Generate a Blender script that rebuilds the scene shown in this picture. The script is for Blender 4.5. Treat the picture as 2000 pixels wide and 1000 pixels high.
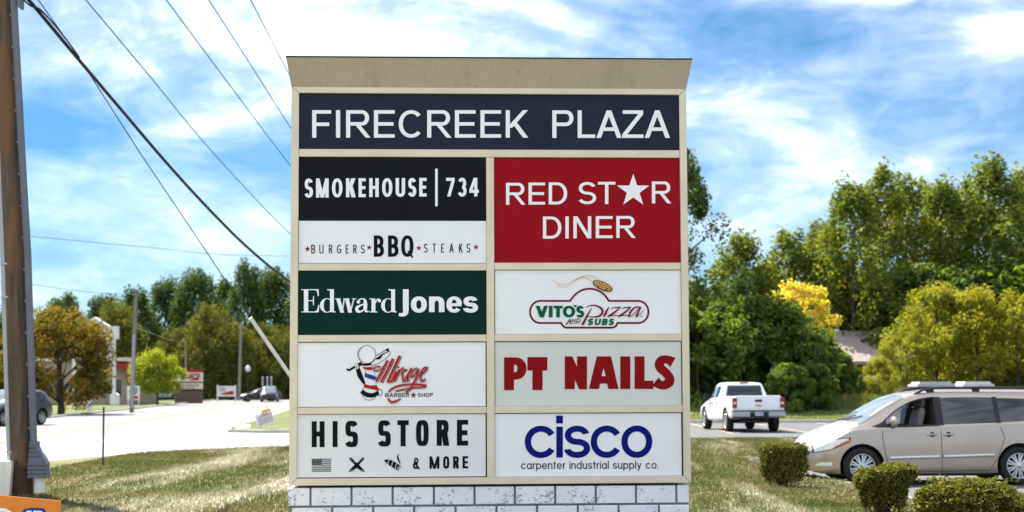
import bpy, bmesh, math, random
import numpy as np
from mathutils import Vector, Matrix
R_ = math.radians
sc = bpy.context.scene
COL = sc.collection
for o in list(bpy.data.objects): bpy.data.objects.remove(o)

# ------------------------------------------------------------------ camera
F = 3200.0                      # focal length in pixels of the 2000 px wide photograph
EYE = 1.9
PITCH = math.atan(248 / F)
cam_d = bpy.data.cameras.new('camera'); cam = bpy.data.objects.new('camera', cam_d); COL.objects.link(cam)
cam_d.sensor_width = 36; cam_d.lens = F * 36 / 2000
cam_d.clip_start = 0.1; cam_d.clip_end = 6000
CM = Matrix.Translation((0, 0, EYE)) @ Matrix.Rotation(math.pi / 2 + PITCH, 4, 'X') @ Matrix.Rotation(R_(-0.24), 4, 'Z')
cam.matrix_world = CM
cam_d.dof.use_dof = True; cam_d.dof.focus_distance = 16.1; cam_d.dof.aperture_fstop = 2.6
sc.camera = cam
CR = np.array(CM.to_3x3())
def ray(px, py): return CR @ np.array([(px - 1000) / F, (500 - py) / F, -1.0])
def at(px, py, depth):          # the point seen at a photo pixel, at a given distance along y
    d = ray(px, py); t = depth / d[1]; return Vector((d[0] * t, depth, EYE + d[2] * t))
def on(px, py, z=0.0):          # the ground point seen at a photo pixel
    d = ray(px, py); t = (z - EYE) / d[2]; return Vector((d[0] * t, d[1] * t, z))

# ------------------------------------------------------------------ sky and sun
SUN_AZ, SUN_EL = -35.0, 50.0    # left of straight ahead, height
w = bpy.data.worlds.new('World'); sc.world = w; w.use_nodes = True
nt = w.node_tree; nt.nodes.clear()
def mk(nt, typ, **kw):
    n = nt.nodes.new(typ)
    for k, v in kw.items(): setattr(n, k, v)
    return n
def setin(nt, sock, v):
    if isinstance(v, bpy.types.NodeSocket): nt.links.new(v, sock)
    else: sock.default_value = v
def math_(nt, op, a, b=None, clamp=False):
    n = mk(nt, 'ShaderNodeMath', operation=op, use_clamp=clamp)
    setin(nt, n.inputs[0], a)
    if b is not None: setin(nt, n.inputs[1], b)
    return n.outputs[0]
def mixc(nt, fac, a, b, blend='MIX'):
    n = mk(nt, 'ShaderNodeMix', data_type='RGBA', blend_type=blend)
    setin(nt, n.inputs[0], fac)
    for s, v in ((n.inputs[6], a), (n.inputs[7], b)):
        setin(nt, s, v if isinstance(v, bpy.types.NodeSocket) else (*v, 1) if len(v) == 3 else v)
    return n.outputs[2]
def noise(nt, vec, scale, detail=4, rough=.55, dist=0.0):
    n = mk(nt, 'ShaderNodeTexNoise'); setin(nt, n.inputs['Vector'], vec)
    n.inputs['Scale'].default_value = scale; n.inputs['Detail'].default_value = detail
    n.inputs['Roughness'].default_value = rough; n.inputs['Distortion'].default_value = dist
    return n.outputs[0]
def mapping(nt, vec, scale=(1, 1, 1), rot=(0, 0, 0), loc=(0, 0, 0)):
    n = mk(nt, 'ShaderNodeMapping'); setin(nt, n.inputs[0], vec)
    n.inputs['Scale'].default_value = scale; n.inputs['Rotation'].default_value = rot; n.inputs['Location'].default_value = loc
    return n.outputs[0]
def ramp(nt, fac, stops, interp='LINEAR'):
    n = mk(nt, 'ShaderNodeValToRGB'); n.color_ramp.interpolation = interp
    e = n.color_ramp.elements
    while len(e) < len(stops): e.new(.5)
    for el, (p, c) in zip(e, stops):
        el.position = p; el.color = (c, c, c, 1) if not isinstance(c, tuple) else (*c, 1)
    setin(nt, n.inputs[0], fac); return n.outputs[0]

def build_sky():
    tc = mk(nt, 'ShaderNodeTexCoord').outputs['Generated']
    sky = mk(nt, 'ShaderNodeTexSky', sky_type='NISHITA')
    sky.sun_disc = False; sky.sun_elevation = R_(SUN_EL); sky.sun_rotation = R_(SUN_AZ)
    sky.air_density = 1.0; sky.dust_density = 0.3; sky.ozone_density = 2.0
    sx = mk(nt, 'ShaderNodeSeparateXYZ'); nt.links.new(tc, sx.inputs[0])
    x, y, z = sx.outputs
    az = math_(nt, 'ARCTAN2', x, y)
    hr = math_(nt, 'SQRT', math_(nt, 'ADD', math_(nt, 'MULTIPLY', x, x), math_(nt, 'MULTIPLY', y, y)))
    el = math_(nt, 'ARCTAN2', z, hr)
    cv = mk(nt, 'ShaderNodeCombineXYZ'); nt.links.new(az, cv.inputs[0]); nt.links.new(el, cv.inputs[1])
    v = cv.outputs[0]
    n1 = noise(nt, mapping(nt, v, (5.5, 17, 1), (0, 0, R_(14)), (3.2, 1.7, 0)), 1.0, 7, .58, .9)
    n2 = noise(nt, mapping(nt, v, (26, 48, 1), (0, 0, R_(-10)), (7.0, 4.2, 0)), 1.0, 6, .6, .6)
    s = math_(nt, 'ADD', math_(nt, 'MULTIPLY', n1, .70), math_(nt, 'MULTIPLY', n2, .30))
    def gauss(a, b, sa, sb, wt):
        da = math_(nt, 'MULTIPLY', math_(nt, 'SUBTRACT', az, a), 1 / sa); db = math_(nt, 'MULTIPLY', math_(nt, 'SUBTRACT', el, b), 1 / sb)
        q = math_(nt, 'ADD', math_(nt, 'MULTIPLY', da, da), math_(nt, 'MULTIPLY', db, db))
        return math_(nt, 'MULTIPLY', math_(nt, 'EXPONENT', math_(nt, 'MULTIPLY', q, -1.0)), wt)
    for g in CLOUDS: s = math_(nt, 'ADD', s, gauss(*g))
    s = math_(nt, 'ADD', s, ramp(nt, el, [(.30, 0.), (.70, .10)]))  # extra cloud overhead, added to brighten windscreen reflections and the sign
    s = math_(nt, 'ADD', s, ramp(nt, math_(nt, 'MULTIPLY', y, -1.0), [(.0, 0.), (.5, .135)]))  # extra unseen cloud behind the camera, added to light the sign's shaded face
    cl = ramp(nt, s, CLOUD_RAMP)
    lo = ramp(nt, el, [(0.0, .62), (.06, .34), (.13, .05), (.25, 0.0)])
    base = mixc(nt, 1.0, sky.outputs[0], SKY_TINT, 'MULTIPLY')
    base = mixc(nt, lo, base, HORIZON)
    col = mixc(nt, cl, base, CLOUD_COL)
    bg = mk(nt, 'ShaderNodeBackground'); nt.links.new(col, bg.inputs[0]); bg.inputs[1].default_value = 0.1
    out = mk(nt, 'ShaderNodeOutputWorld'); nt.links.new(bg.outputs[0], out.inputs[0])
# cloud banks: azimuth, elevation, widths, weight
CLOUDS = [(-.19, .20, .12, .06, .15), (-.27, .150, .055, .028, -.20), (-.27, .085, .10, .03, -.07), (-.05, .235, .12, .05, .13),
          (.12, .225, .05, .03, -.06), (.315, .24, .02, .015, -.22), (.26, .165, .08, .02, -.05), (.15, .12, .10, .03, .02),
          (.305, .205, .03, .018, .25), (.22, .232, .07, .014, .16), (.185, .20, .06, .009, -.13), (.13, .165, .05, .02, .03), (.20, .105, .16, .035, .07), (-.18, .09, .08, .03, .05)]
CLOUD_RAMP = [(.33, 0.02), (.46, .10), (.58, .26), (.70, .62), (.82, 1.0)]
SKY_TINT = (.085, .235, .355)
HORIZON = (1.9, 2.6, 3.2)
CLOUD_COL = (6.6, 6.9, 7.6)
build_sky()
sd = bpy.data.lights.new('sun', 'SUN'); sun = bpy.data.objects.new('sun', sd); COL.objects.link(sun)
sd.energy = 5.0; sd.angle = R_(0.5); sd.color = (1.0, .95, .86)
SV = Vector((math.sin(R_(SUN_AZ)) * math.cos(R_(SUN_EL)), math.cos(R_(SUN_AZ)) * math.cos(R_(SUN_EL)), math.sin(R_(SUN_EL))))
sun.rotation_euler = SV.to_track_quat('Z', 'Y').to_euler()
sc.view_settings.view_transform = 'Standard'; sc.view_settings.look = 'None'
sc.view_settings.exposure = 1.62; sc.view_settings.gamma = 1.0

# ------------------------------------------------------------------ helpers
class MB:
    def __init__(s): s.v = []; s.f = []; s.m = []; s.sm = []
    def add(s, vs, fs, m=0, smooth=False):
        b = len(s.v); s.v += [tuple(p) for p in vs]
        for f in fs: s.f.append([i + b for i in f]); s.m.append(m); s.sm.append(smooth)
        return s
    def box(s, c, d, m=0, rot=None, taper=1.0):
        x, y, z = (q / 2 for q in d)
        vs = [Vector((a * x * (taper if k > 0 else 1), b * y * (taper if k > 0 else 1), k * z)) for k in (-1, 1) for b in (-1, 1) for a in (-1, 1)]
        if rot is not None: vs = [rot @ p for p in vs]
        c = Vector(c)
        return s.add([p + c for p in vs], [(0, 2, 3, 1), (4, 5, 7, 6), (0, 1, 5, 4), (2, 6, 7, 3), (0, 4, 6, 2), (1, 3, 7, 5)], m)
    def bbox(s, lo, hi, m=0):
        return s.box([(a + b) / 2 for a, b in zip(lo, hi)], [b - a for a, b in zip(lo, hi)], m)
    def tube(s, pts, rad, n=8, m=0, cap=True, smooth=True):
        pts = [Vector(p) for p in pts]
        if not hasattr(rad, '__len__'): rad = [rad] * len(pts)
        rings = []; prev = None
        for i, p in enumerate(pts):
            t = (pts[min(i + 1, len(pts) - 1)] - pts[max(i - 1, 0)]).normalized()
            if prev is None:
                a = Vector((0, 0, 1)) if abs(t.z) < .9 else Vector((1, 0, 0)); u = t.cross(a).normalized()
            else: u = (prev - t * prev.dot(t)).normalized()
            prev = u; q = t.cross(u)
            rings.append([p + (u * math.cos(2 * math.pi * k / n) + q * math.sin(2 * math.pi * k / n)) * rad[i] for k in range(n)])
        vs = [p for r in rings for p in r]
        fs = [(i * n + k, i * n + (k + 1) % n, (i + 1) * n + (k + 1) % n, (i + 1) * n + k) for i in range(len(pts) - 1) for k in range(n)]
        s.add(vs, fs, m, smooth)
        if cap:
            s.add(rings[0], [list(range(n))[::-1]], m); s.add(rings[-1], [list(range(n))], m)
        return s
    def lathe(s, prof, c=(0, 0, 0), axis='Z', n=24, m=0, smooth=True, close=False):   # profile of (radius, height)
        vs = []
        for r, h in prof:
            for k in range(n):
                a = 2 * math.pi * k / n; p = (r * math.cos(a), r * math.sin(a), h)
                if axis == 'Y': p = (p[0], h, p[1])
                if axis == 'X': p = (h, p[0], p[1])
                vs.append((p[0] + c[0], p[1] + c[1], p[2] + c[2]))
        L = len(prof)
        fs = [(i * n + k, i * n + (k + 1) % n, ((i + 1) % L) * n + (k + 1) % n, ((i + 1) % L) * n + k) for i in range(L if close else L - 1) for k in range(n)]
        return s.add(vs, fs, m, smooth)
    def prism(s, poly, fn, h0, h1, m=0):        # outline in 2-D, fn(a, b, h) -> xyz
        n = len(poly)
        vs = [fn(a, b, h0) for a, b in poly] + [fn(a, b, h1) for a, b in poly]
        return s.add(vs, [list(range(n))[::-1], [n + i for i in range(n)]] + [(i, (i + 1) % n, n + (i + 1) % n, n + i) for i in range(n)], m)
    def grid(s, P, m=0, smooth=True, flip=False):
        a, b = len(P), len(P[0])
        vs = [p for r in P for p in r]
        fs = [(i * b + j, i * b + j + 1, (i + 1) * b + j + 1, (i + 1) * b + j) for i in range(a - 1) for j in range(b - 1)]
        if flip: fs = [f[::-1] for f in fs]
        return s.add(vs, fs, m, smooth)
    def mesh(s, name, mats, origin=(0, 0, 0), fix=True):
        me = bpy.data.meshes.new(name)
        o = origin
        me.from_pydata([(p[0] - o[0], p[1] - o[1], p[2] - o[2]) for p in s.v], [], s.f)
        for m in (mats if isinstance(mats, (list, tuple)) else [mats]): me.materials.append(m)
        me.polygons.foreach_set('material_index', s.m); me.polygons.foreach_set('use_smooth', s.sm)
        if fix:
            bm = bmesh.new(); bm.from_mesh(me); bmesh.ops.recalc_face_normals(bm, faces=bm.faces); bm.to_mesh(me); bm.free()
        me.update(); return me
    def build(s, name, mats, parent=None, origin=(0, 0, 0), fix=True):
        ob = bpy.data.objects.new(name, s.mesh(name, mats, origin, fix)); COL.objects.link(ob)
        if parent: ob.parent = parent
        else: ob.location = origin
        return ob
def tag(o, label=None, cat=None, group=None, kind=None):
    if label: o['label'] = label
    if cat: o['category'] = cat
    if group: o['group'] = group
    if kind: o['kind'] = kind
    return o
def thing(name, label, cat, loc=(0, 0, 0), rotz=0.0, group=None):
    o = bpy.data.objects.new(name, None); COL.objects.link(o); o.location = loc; o.rotation_euler = (0, 0, rotz)
    o.empty_display_size = .2
    return tag(o, label, cat, group)
def copy_tree(o, parent=None):
    c = o.copy(); COL.objects.link(c)
    if parent: c.parent = parent
    for ch in list(o.children): copy_tree(ch, c)
    return c
def link_mesh(name, me, parent):
    o = bpy.data.objects.new(name, me); COL.objects.link(o); o.parent = parent; return o

# ------------------------------------------------------------------ materials
def mat(name, col, rough=.6, metal=0.0, var=.12, scale=8.0, col2=None, stretch=(1, 1, 1), bump=0.0, bscale=None, coat=0.0, spec=.3, detail=5, lo=.35, hi=.65):
    m = bpy.data.materials.new(name); m.use_nodes = True; t = m.node_tree
    b = t.nodes['Principled BSDF']; b.inputs['Roughness'].default_value = rough; b.inputs['Metallic'].default_value = metal
    b.inputs['Coat Weight'].default_value = coat; b.inputs['Specular IOR Level'].default_value = spec
    tc = mk(t, 'ShaderNodeTexCoord').outputs['Object']; v = mapping(t, tc, stretch)
    c2 = col2 or tuple(c * (1 - 2 * var) for c in col)
    n = noise(t, v, scale, detail)
    t.links.new(mixc(t, ramp(t, n, [(lo, 0.0), (hi, 1.0)]), col, c2), b.inputs['Base Color'])
    if bump:
        bp = mk(t, 'ShaderNodeBump'); bp.inputs['Strength'].default_value = bump; bp.inputs['Distance'].default_value = .02
        t.links.new(noise(t, v, bscale or scale * 2, 5), bp.inputs['Height']); t.links.new(bp.outputs[0], b.inputs['Normal'])
    return m
def leafmat(name, stops, trans=.4, scale=.35):
    m = bpy.data.materials.new(name); m.use_nodes = True; t = m.node_tree; t.nodes.clear()
    g = mk(t, 'ShaderNodeNewGeometry'); tc = mk(t, 'ShaderNodeTexCoord').outputs['Object']
    oi = mk(t, 'ShaderNodeObjectInfo')
    n = noise(t, tc, scale, 3)
    f = math_(t, 'ADD', math_(t, 'MULTIPLY', g.outputs['Random Per Island'], .5), math_(t, 'MULTIPLY', n, .9))
    f = math_(t, 'ADD', math_(t, 'SUBTRACT', f, .30), math_(t, 'MULTIPLY', oi.outputs['Random'], .16))
    c = ramp(t, f, stops)
    d = mk(t, 'ShaderNodeBsdfDiffuse'); tr = mk(t, 'ShaderNodeBsdfTranslucent'); gl = mk(t, 'ShaderNodeBsdfGlossy'); gl.inputs['Roughness'].default_value = .6
    t.links.new(c, d.inputs[0]); t.links.new(mixc(t, 1.0, c, (1.25, 1.25, .55), 'MULTIPLY'), tr.inputs[0])
    gl.inputs[0].default_value = (.5, .5, .5, 1)
    mx = mk(t, 'ShaderNodeMixShader'); mx.inputs[0].default_value = trans
    t.links.new(d.outputs[0], mx.inputs[1]); t.links.new(tr.outputs[0], mx.inputs[2])
    m2 = mk(t, 'ShaderNodeMixShader'); m2.inputs[0].default_value = .03
    t.links.new(mx.outputs[0], m2.inputs[1]); t.links.new(gl.outputs[0], m2.inputs[2])
    o = mk(t, 'ShaderNodeOutputMaterial'); t.links.new(m2.outputs[0], o.inputs[0])
    return m
M = {}
M['frame'] = mat('tan_frame_paint', (.69, .61, .48), .42, var=.07, scale=2.5, bump=.03, lo=.4, hi=.75)
def cornice_mat():
    m = mat('weathered_tan_metal', (.42, .35, .255), .5, var=.05, scale=2.2, bump=.02); t = m.node_tree; b = t.nodes['Principled BSDF']
    c = b.inputs['Base Color'].links[0].from_socket; tc = mk(t, 'ShaderNodeTexCoord').outputs['Object']
    st = noise(t, mapping(t, tc, (7, 7, .9)), 1.0, 4, .6)
    c = mixc(t, ramp(t, st, [(.52, 0.), (.75, .35)]), c, (.25, .20, .14))
    sp = noise(t, tc, 46, 2, .5)
    c = mixc(t, ramp(t, sp, [(.70, 0.), (.73, .9)]), c, (.07, .05, .03))
    z = mk(t, 'ShaderNodeSeparateXYZ'); t.links.new(tc, z.inputs[0])
    ed = ramp(t, math_(t, 'SUBTRACT', z.outputs[2], RUST_Z), [(.0, 1.), (.028, 0.)])
    c = mixc(t, math_(t, 'MULTIPLY', ed, ramp(t, noise(t, mapping(t, tc, (6, 6, 20)), 1.0, 4, .7), [(.48, 0.), (.6, .9)])), c, (.16, .09, .03))
    t.links.new(c, b.inputs['Base Color']); return m
RUST_Z = 4.57
M['cornice'] = cornice_mat()
M['dark_gap'] = mat('dark_gap', (.015, .015, .018), .8)
M['white_panel'] = mat('white_acrylic', (.80, .80, .83), .22, var=.02, scale=2, bump=.05, bscale=1.3)
M['grey_panel'] = mat('greyish_acrylic', (.62, .63, .61), .2, var=.03, scale=2, bump=.05, bscale=1.3)
M['his_panel'] = mat('dull_white_acrylic', (.72, .72, .74), .25, var=.02, scale=2, bump=.05, bscale=1.3)
M['navy'] = mat('navy_panel', (.022, .025, .045), .25, var=.08, scale=3, spec=.06)
M['black_panel'] = mat('black_panel', (.010, .010, .015), .25, var=.1, scale=3, spec=.06)
M['red_panel'] = mat('red_panel', (.30, .004, .010), .22, var=.04, scale=3, spec=.06)
M['green_panel'] = mat('green_panel', (.004, .026, .022), .25, var=.08, scale=3, spec=.06)
M['white_vinyl'] = mat('white_vinyl', (.82, .82, .85), .35, var=.01)
M['black_vinyl'] = mat('black_vinyl', (.008, .007, .010), .4, var=.05, spec=.06)
M['red_vinyl'] = mat('red_vinyl', (.24, .004, .008), .35, var=.05, spec=.06)
M['scarlet_vinyl'] = mat('scarlet_vinyl', (.42, .012, .018), .35, var=.05, spec=.06)
M['maroon_vinyl'] = mat('maroon_vinyl', (.16, .006, .018), .35, var=.05, spec=.06)
M['green_vinyl'] = mat('green_vinyl', (.006, .10, .045), .35, var=.05, spec=.06)
M['blue_vinyl'] = mat('blue_vinyl', (.004, .008, .17), .3, var=.03, spec=.06)
M['sky_vinyl'] = mat('blue_stripe_vinyl', (.01, .06, .26), .35, var=.05, spec=.06)
M['gold_vinyl'] = mat('gold_vinyl', (.70, .36, .08), .4, var=.05)
M['brown_vinyl'] = mat('brown_vinyl', (.14, .03, .012), .4, var=.05)
# ------------------------------------------------------------------ ground, road, lot
def lawn_mat(name, dry=1.0, blade=False, greens=((.062, .085, .020), (.115, .130, .038)), straw=(.48, .44, .32)):
    m = bpy.data.materials.new(name); m.use_nodes = True; t = m.node_tree
    b = t.nodes['Principled BSDF']; b.inputs['Roughness'].default_value = .85; b.inputs['Specular IOR Level'].default_value = .15
    p = mk(t, 'ShaderNodeNewGeometry').outputs['Position']
    g = mixc(t, ramp(t, noise(t, p, 1.3, 6, .65), [(.35, 0.), (.65, 1.)]), greens[0], greens[1])
    olive = mixc(t, ramp(t, noise(t, p, .45, 5, .6), [(.42, 0.), (.62, .8 * dry)]), g, (.16, .13, .055))
    band = noise(t, mapping(t, p, (.62, .07, 1), (0, 0, R_(4))), 1.0, 5, .6, .3)
    fine = noise(t, mapping(t, p, (9, 3, 1), (0, 0, R_(20))), 1.0, 5, .7)
    s = math_(t, 'ADD', math_(t, 'MULTIPLY', band, .72), math_(t, 'MULTIPLY', fine, .34))
    c = mixc(t, ramp(t, s, [(.52, 0.), (.60, .5 * dry), (.68, .95 * dry)]), olive, straw)
    t.links.new(c, b.inputs['Base Color'])
    bp = mk(t, 'ShaderNodeBump'); bp.inputs['Strength'].default_value = .5; bp.inputs['Distance'].default_value = .03
    t.links.new(noise(t, p, 22, 6, .7), bp.inputs['Height']); t.links.new(bp.outputs[0], b.inputs['Normal'])
    if blade:
        tr = mk(t, 'ShaderNodeBsdfTranslucent'); t.links.new(c, tr.inputs[0]); mx = mk(t, 'ShaderNodeMixShader'); mx.inputs[0].default_value = .45
        t.links.new(b.outputs[0], mx.inputs[1]); t.links.new(tr.outputs[0], mx.inputs[2]); t.links.new(mx.outputs[0], t.nodes['Material Output'].inputs[0])
    return m
def road_mat(name, c1, c2, lines=1.0):
    m = bpy.data.materials.new(name); m.use_nodes = True; t = m.node_tree
    b = t.nodes['Principled BSDF']; b.inputs['Roughness'].default_value = .8; b.inputs['Specular IOR Level'].default_value = .3
    p = mk(t, 'ShaderNodeNewGeometry').outputs['Position']
    c = mixc(t, ramp(t, noise(t, mapping(t, p, (.5, .05, 1), (0, 0, R_(-5))), 1.0, 5, .6), [(.35, 0.), (.65, 1.)]), c1, c2)
    sp = noise(t, p, 60, 3, .6)
    c = mixc(t, ramp(t, sp, [(.35, .35), (.6, 0.)]), c, tuple(q * .55 for q in c1))
    vo = mk(t, 'ShaderNodeTexVoronoi', feature='DISTANCE_TO_EDGE'); vo.inputs['Scale'].default_value = .16
    jt = mk(t, 'ShaderNodeMix', data_type='VECTOR'); jt.inputs[0].default_value = .12
    nz = mk(t, 'ShaderNodeTexNoise'); nz.inputs['Scale'].default_value = .6; nz.inputs['Detail'].default_value = 5; t.links.new(p, nz.inputs[0])
    sc_ = mk(t, 'ShaderNodeVectorMath', operation='SCALE'); t.links.new(nz.outputs[1], sc_.inputs[0]); sc_.inputs['Scale'].default_value = 8
    t.links.new(p, jt.inputs[4]); t.links.new(sc_.outputs[0], jt.inputs[5]); t.links.new(jt.outputs[1], vo.inputs['Vector'])
    c = mixc(t, math_(t, 'MULTIPLY', ramp(t, vo.outputs['Distance'], [(.0, 1.), (.012, 0.)]), .5 * lines), c, (.03, .03, .03))
    t.links.new(c, b.inputs['Base Color'])
    bp = mk(t, 'ShaderNodeBump'); bp.inputs['Strength'].default_value = .3; bp.inputs['Distance'].default_value = .01
    t.links.new(sp, bp.inputs['Height']); t.links.new(bp.outputs[0], b.inputs['Normal'])
    return m
M['lawn'] = lawn_mat('dry_lawn')
M['blade'] = lawn_mat('dry_grass_blades', 1.0, True)
M['far_grass'] = lawn_mat('green_verge', .35, False, ((.055, .088, .018), (.095, .12, .032)), (.24, .21, .10))
M['road'] = road_mat('pale_road', (.155, .153, .15), (.20, .198, .193))
M['asphalt'] = road_mat('worn_asphalt', (.085, .087, .093), (.118, .12, .127))
M['concrete'] = mat('concrete', (.46, .43, .38), .85, var=.1, scale=3, bump=.2, bscale=30)
M['yellow_paint'] = mat('faded_yellow_paint', (.48, .38, .20), .7, var=.2, scale=6)
M['white_paint'] = mat('faded_white_paint', (.60, .58, .53), .7, var=.1, scale=6)
def S(o): return tag(o, kind='structure')
def sheet(name, pts, z, m):
    mb = MB(); mb.add([(x, y, z) for x, y in pts], [list(range(len(pts)))]); return S(mb.build(name, m, fix=False))
def ribbon(mb, pts, w, z):
    P = [Vector((x, y)) for x, y in pts]; rows = []
    for i, p in enumerate(P):
        t = (P[min(i + 1, len(P) - 1)] - P[max(i - 1, 0)]).normalized(); n = Vector((-t.y, t.x)) * w / 2
        rows.append([(p.x + n.x, p.y + n.y, z), (p.x - n.x, p.y - n.y, z)])
    mb.grid(rows, smooth=False)
def kerb(name, pts, w=.16, z0=-.05, z1=.135):
    mb = MB(); P = [Vector((x, y)) for x, y in pts]; rows = []
    for i, p in enumerate(P):
        t = (P[min(i + 1, len(P) - 1)] - P[max(i - 1, 0)]).normalized(); n = Vector((-t.y, t.x)) * w / 2
        a, b = p + n, p - n; c = .02
        rows.append([(a.x, a.y, z0), (a.x, a.y, z1 - c), (a.x - n.x * .25, a.y - n.y * .25, z1), (b.x + n.x * .25, b.y + n.y * .25, z1), (b.x, b.y, z1 - c), (b.x, b.y, z0)])
    mb.grid(rows, smooth=False); mb.add(rows[0], [range(6)]); mb.add(rows[-1], [range(6)])
    return S(mb.build(name, M['concrete']))
sheet('ground', [(-3000, -300), (3000, -300), (3000, 4000), (-3000, 4000)], -.02, M['far_grass'])
RD = -.085
def road_pts(o1, o2, y0, y1): return [(o1 + RD * y0, y0), (o2 + RD * y0, y0), (o2 + RD * y1, y1), (o1 + RD * y1, y1)]
sheet('road', road_pts(-18.5, -4.6, -60, 900), .004, M['road'])
sheet('parking_lot', [(-1.5, -30), (75, -30), (75, 76.5), (-1.5, 76.5)], .008, M['asphalt'])
M['drive'] = road_mat('pale_concrete_drive', (.22, .214, .205), (.27, .263, .25), .6)
sheet('driveway', [(-13, 36), (-8, 42), (-6.5, 46), (4.5, 46), (4.5, 66), (-10.2, 66), (-12, 68.5), (-15, 70), (-16, 40)], .012, M['drive'])
mb = MB()
for o in (-12.2, -12.5): ribbon(mb, [(o + RD * y, y) for y in (-40, 120, 500)], .11, .018)
S(mb.build('yellow_road_lines', M['yellow_paint'], fix=False))
mb = MB()
for k in range(30):
    for o in (-9.0, -15.6): y = -30 + k * 12; ribbon(mb, [(o + RD * y, y), (o + RD * (y + 3), y + 3)], .11, .018)
S(mb.build('white_lane_dashes', M['white_paint'], fix=False))
mb = MB()
for x in (2.2, 5.2, 8.1, 10.95, 13.9, 16.8, 19.8): ribbon(mb, [(x, 60.5), (x + .02, 75.5)], .13, .016)
for y in (17.4, 20.3, 23.2, 26.2, 29.2, 32.6, 35.6): ribbon(mb, [(6.6, y), (12.4, y + .02)], .13, .016)
S(mb.build('parking_lines', M['yellow_paint'], fix=False))
kerb('lot_kerb', [(-1.5, 76.6), (20, 76.6), (75, 76.6)])
kerb('far_road_kerb', [(-18.6 + RD * y, y) for y in (-60, 100, 300, 900)], z1=.12)
def interp_poly(P, n):
    out = []
    for a, b in zip(P[:-1], P[1:]):
        for i in range(n): t = i / n; out.append((a[0] + (b[0] - a[0]) * t, a[1] + (b[1] - a[1]) * t))
    return out + [P[-1]]
LL = [(-8.3, -6), (-9.5, 15), (-10.3, 28), (-10.9, 38), (-9.7, 43), (-6.9, 46.6)]
LR = [(6.3, -6), (6.25, 15), (6.0, 28), (5.5, 34), (5.4, 38.8), (5.6, 52)]
def smooth(a, b, x): t = max(0, min(1, (x - a) / (b - a))); return t * t * (3 - 2 * t)
from mathutils import noise as mnoise
def smooth(a, b, x): t = max(0, min(1, (x - a) / (b - a))); return t * t * (3 - 2 * t)
from mathutils import noise as mnoise
L2, R2 = interp_poly(LL, 8), interp_poly(LR, 8)
def pl(P, y): return float(np.interp(y, [p[1] for p in P], [p[0] for p in P]))
def lawn_z(x, y):
    far = (46.6 + .395 * (x + 6.9)) - y if x < 5.6 else 52.2 - y
    e = min(x - pl(LL, y) if y < 46.6 else 9, far, math.hypot(max(pl(LR[:5], min(y, 38.8)) - x, 0), max(y - 38.8, 0)))
    return .125 + .085 * smooth(0, 4.5, e) + (.02 * mnoise.noise((x * .5, y * .5, 0)) * smooth(0, 1, e))
mb = MB()
LAWN = [[(x, y, lawn_z(x, y)) for x, y in ((a[0] + (b[0] - a[0]) * j / 40, a[1] + (b[1] - a[1]) * j / 40) for j in range(41))] for a, b in zip(L2, R2)]
mb.grid(LAWN)
mb.grid([[(x, y, lawn_z(x, y) if x > 5.61 else lawn_z(5.6, y)) for y in np.linspace(38.9, 52.2, 15)] for x in [5.35 + .0 * k for k in (0,)] + list(np.linspace(5.6, 46, 50))])
S(mb.build('lawn', M['lawn'], fix=False))
kerb('lawn_kerb', [(-10.98, 38), (-9.75, 43.05), (-6.9, 46.75), (5.6, 52.15), (46, 52.4)])
kerb('bay_kerb', [(6.36, -6), (6.33, 15), (6.08, 28), (5.58, 34), (5.48, 38.8), (46, 38.8)], w=.10, z1=.115)
ISL = [(-11.5, 67.5), (-11.0, 65.0), (-9.5, 63.8), (2.0, 64.5), (2.0, 76.6), (-2, 160), (-19.4, 160), (-16.5, 126), (-13.2, 88)]
mb = MB(); mb.add([(x, y, .13) for x, y in ISL], [list(range(len(ISL)))]); S(mb.build('grass_island', M['far_grass'], fix=False))
kerb('island_kerb', [(-19.5, 160), (-16.6, 126), (-13.3, 88), (-11.65, 67.6), (-11.15, 64.9), (-9.55, 63.65), (2.05, 64.3), (2.1, 76.5)])
mb = MB()
def bank_z(x, y): return -.03 + .66 * smooth(76.7, 85, y) + 1.7 * smooth(86, 112, y) * smooth(10, 22, x) + .06 * mnoise.noise((x * .2, y * .2, 1)) * smooth(78, 84, y)
bank = [[(x, y, bank_z(x, y)) for x in np.linspace(2.2, 130, 66)] for y in list(np.linspace(76.68, 88, 18)) + list(np.linspace(90, 150, 24))]
mb.grid(bank); S(mb.build('grassy_bank', M['far_grass'], fix=False))

# grass standing in the lawn: far too many blades to count
def blades(name, n, region, m, hmin, hmax, seed):
    rng = np.random.default_rng(seed)
    P = []
    while len(P) < n:
        y = 17.0 + 35 * rng.random() ** 1.7; x = -9.8 + 20 * rng.random()
        if abs(x) > .36 * y + .5: continue
        q = region(x, y)
        if q is None: continue
        P.append((x, y, q))
    P = np.array(P); d = P[:, 1]
    h = (hmin + (hmax - hmin) * rng.random(n)) * (1 + d * .006); wd = .006 + .0003 * d
    a = rng.random(n) * 6.283; lx = (rng.normal(size=n) * .5 + .25) * h; ly = rng.normal(size=n) * .5 * h
    v = np.empty((n, 3, 3))
    v[:, 0] = P; v[:, 1] = P; v[:, 2] = P
    v[:, 0, 0] -= np.cos(a) * wd; v[:, 0, 1] -= np.sin(a) * wd; v[:, 1, 0] += np.cos(a) * wd; v[:, 1, 1] += np.sin(a) * wd
    v[:, 2, 0] += lx; v[:, 2, 1] += ly; v[:, 2, 2] += h; v[:, :2, 2] -= .01
    return raw_mesh(name, v.reshape(-1, 3), 3, [m])
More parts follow.
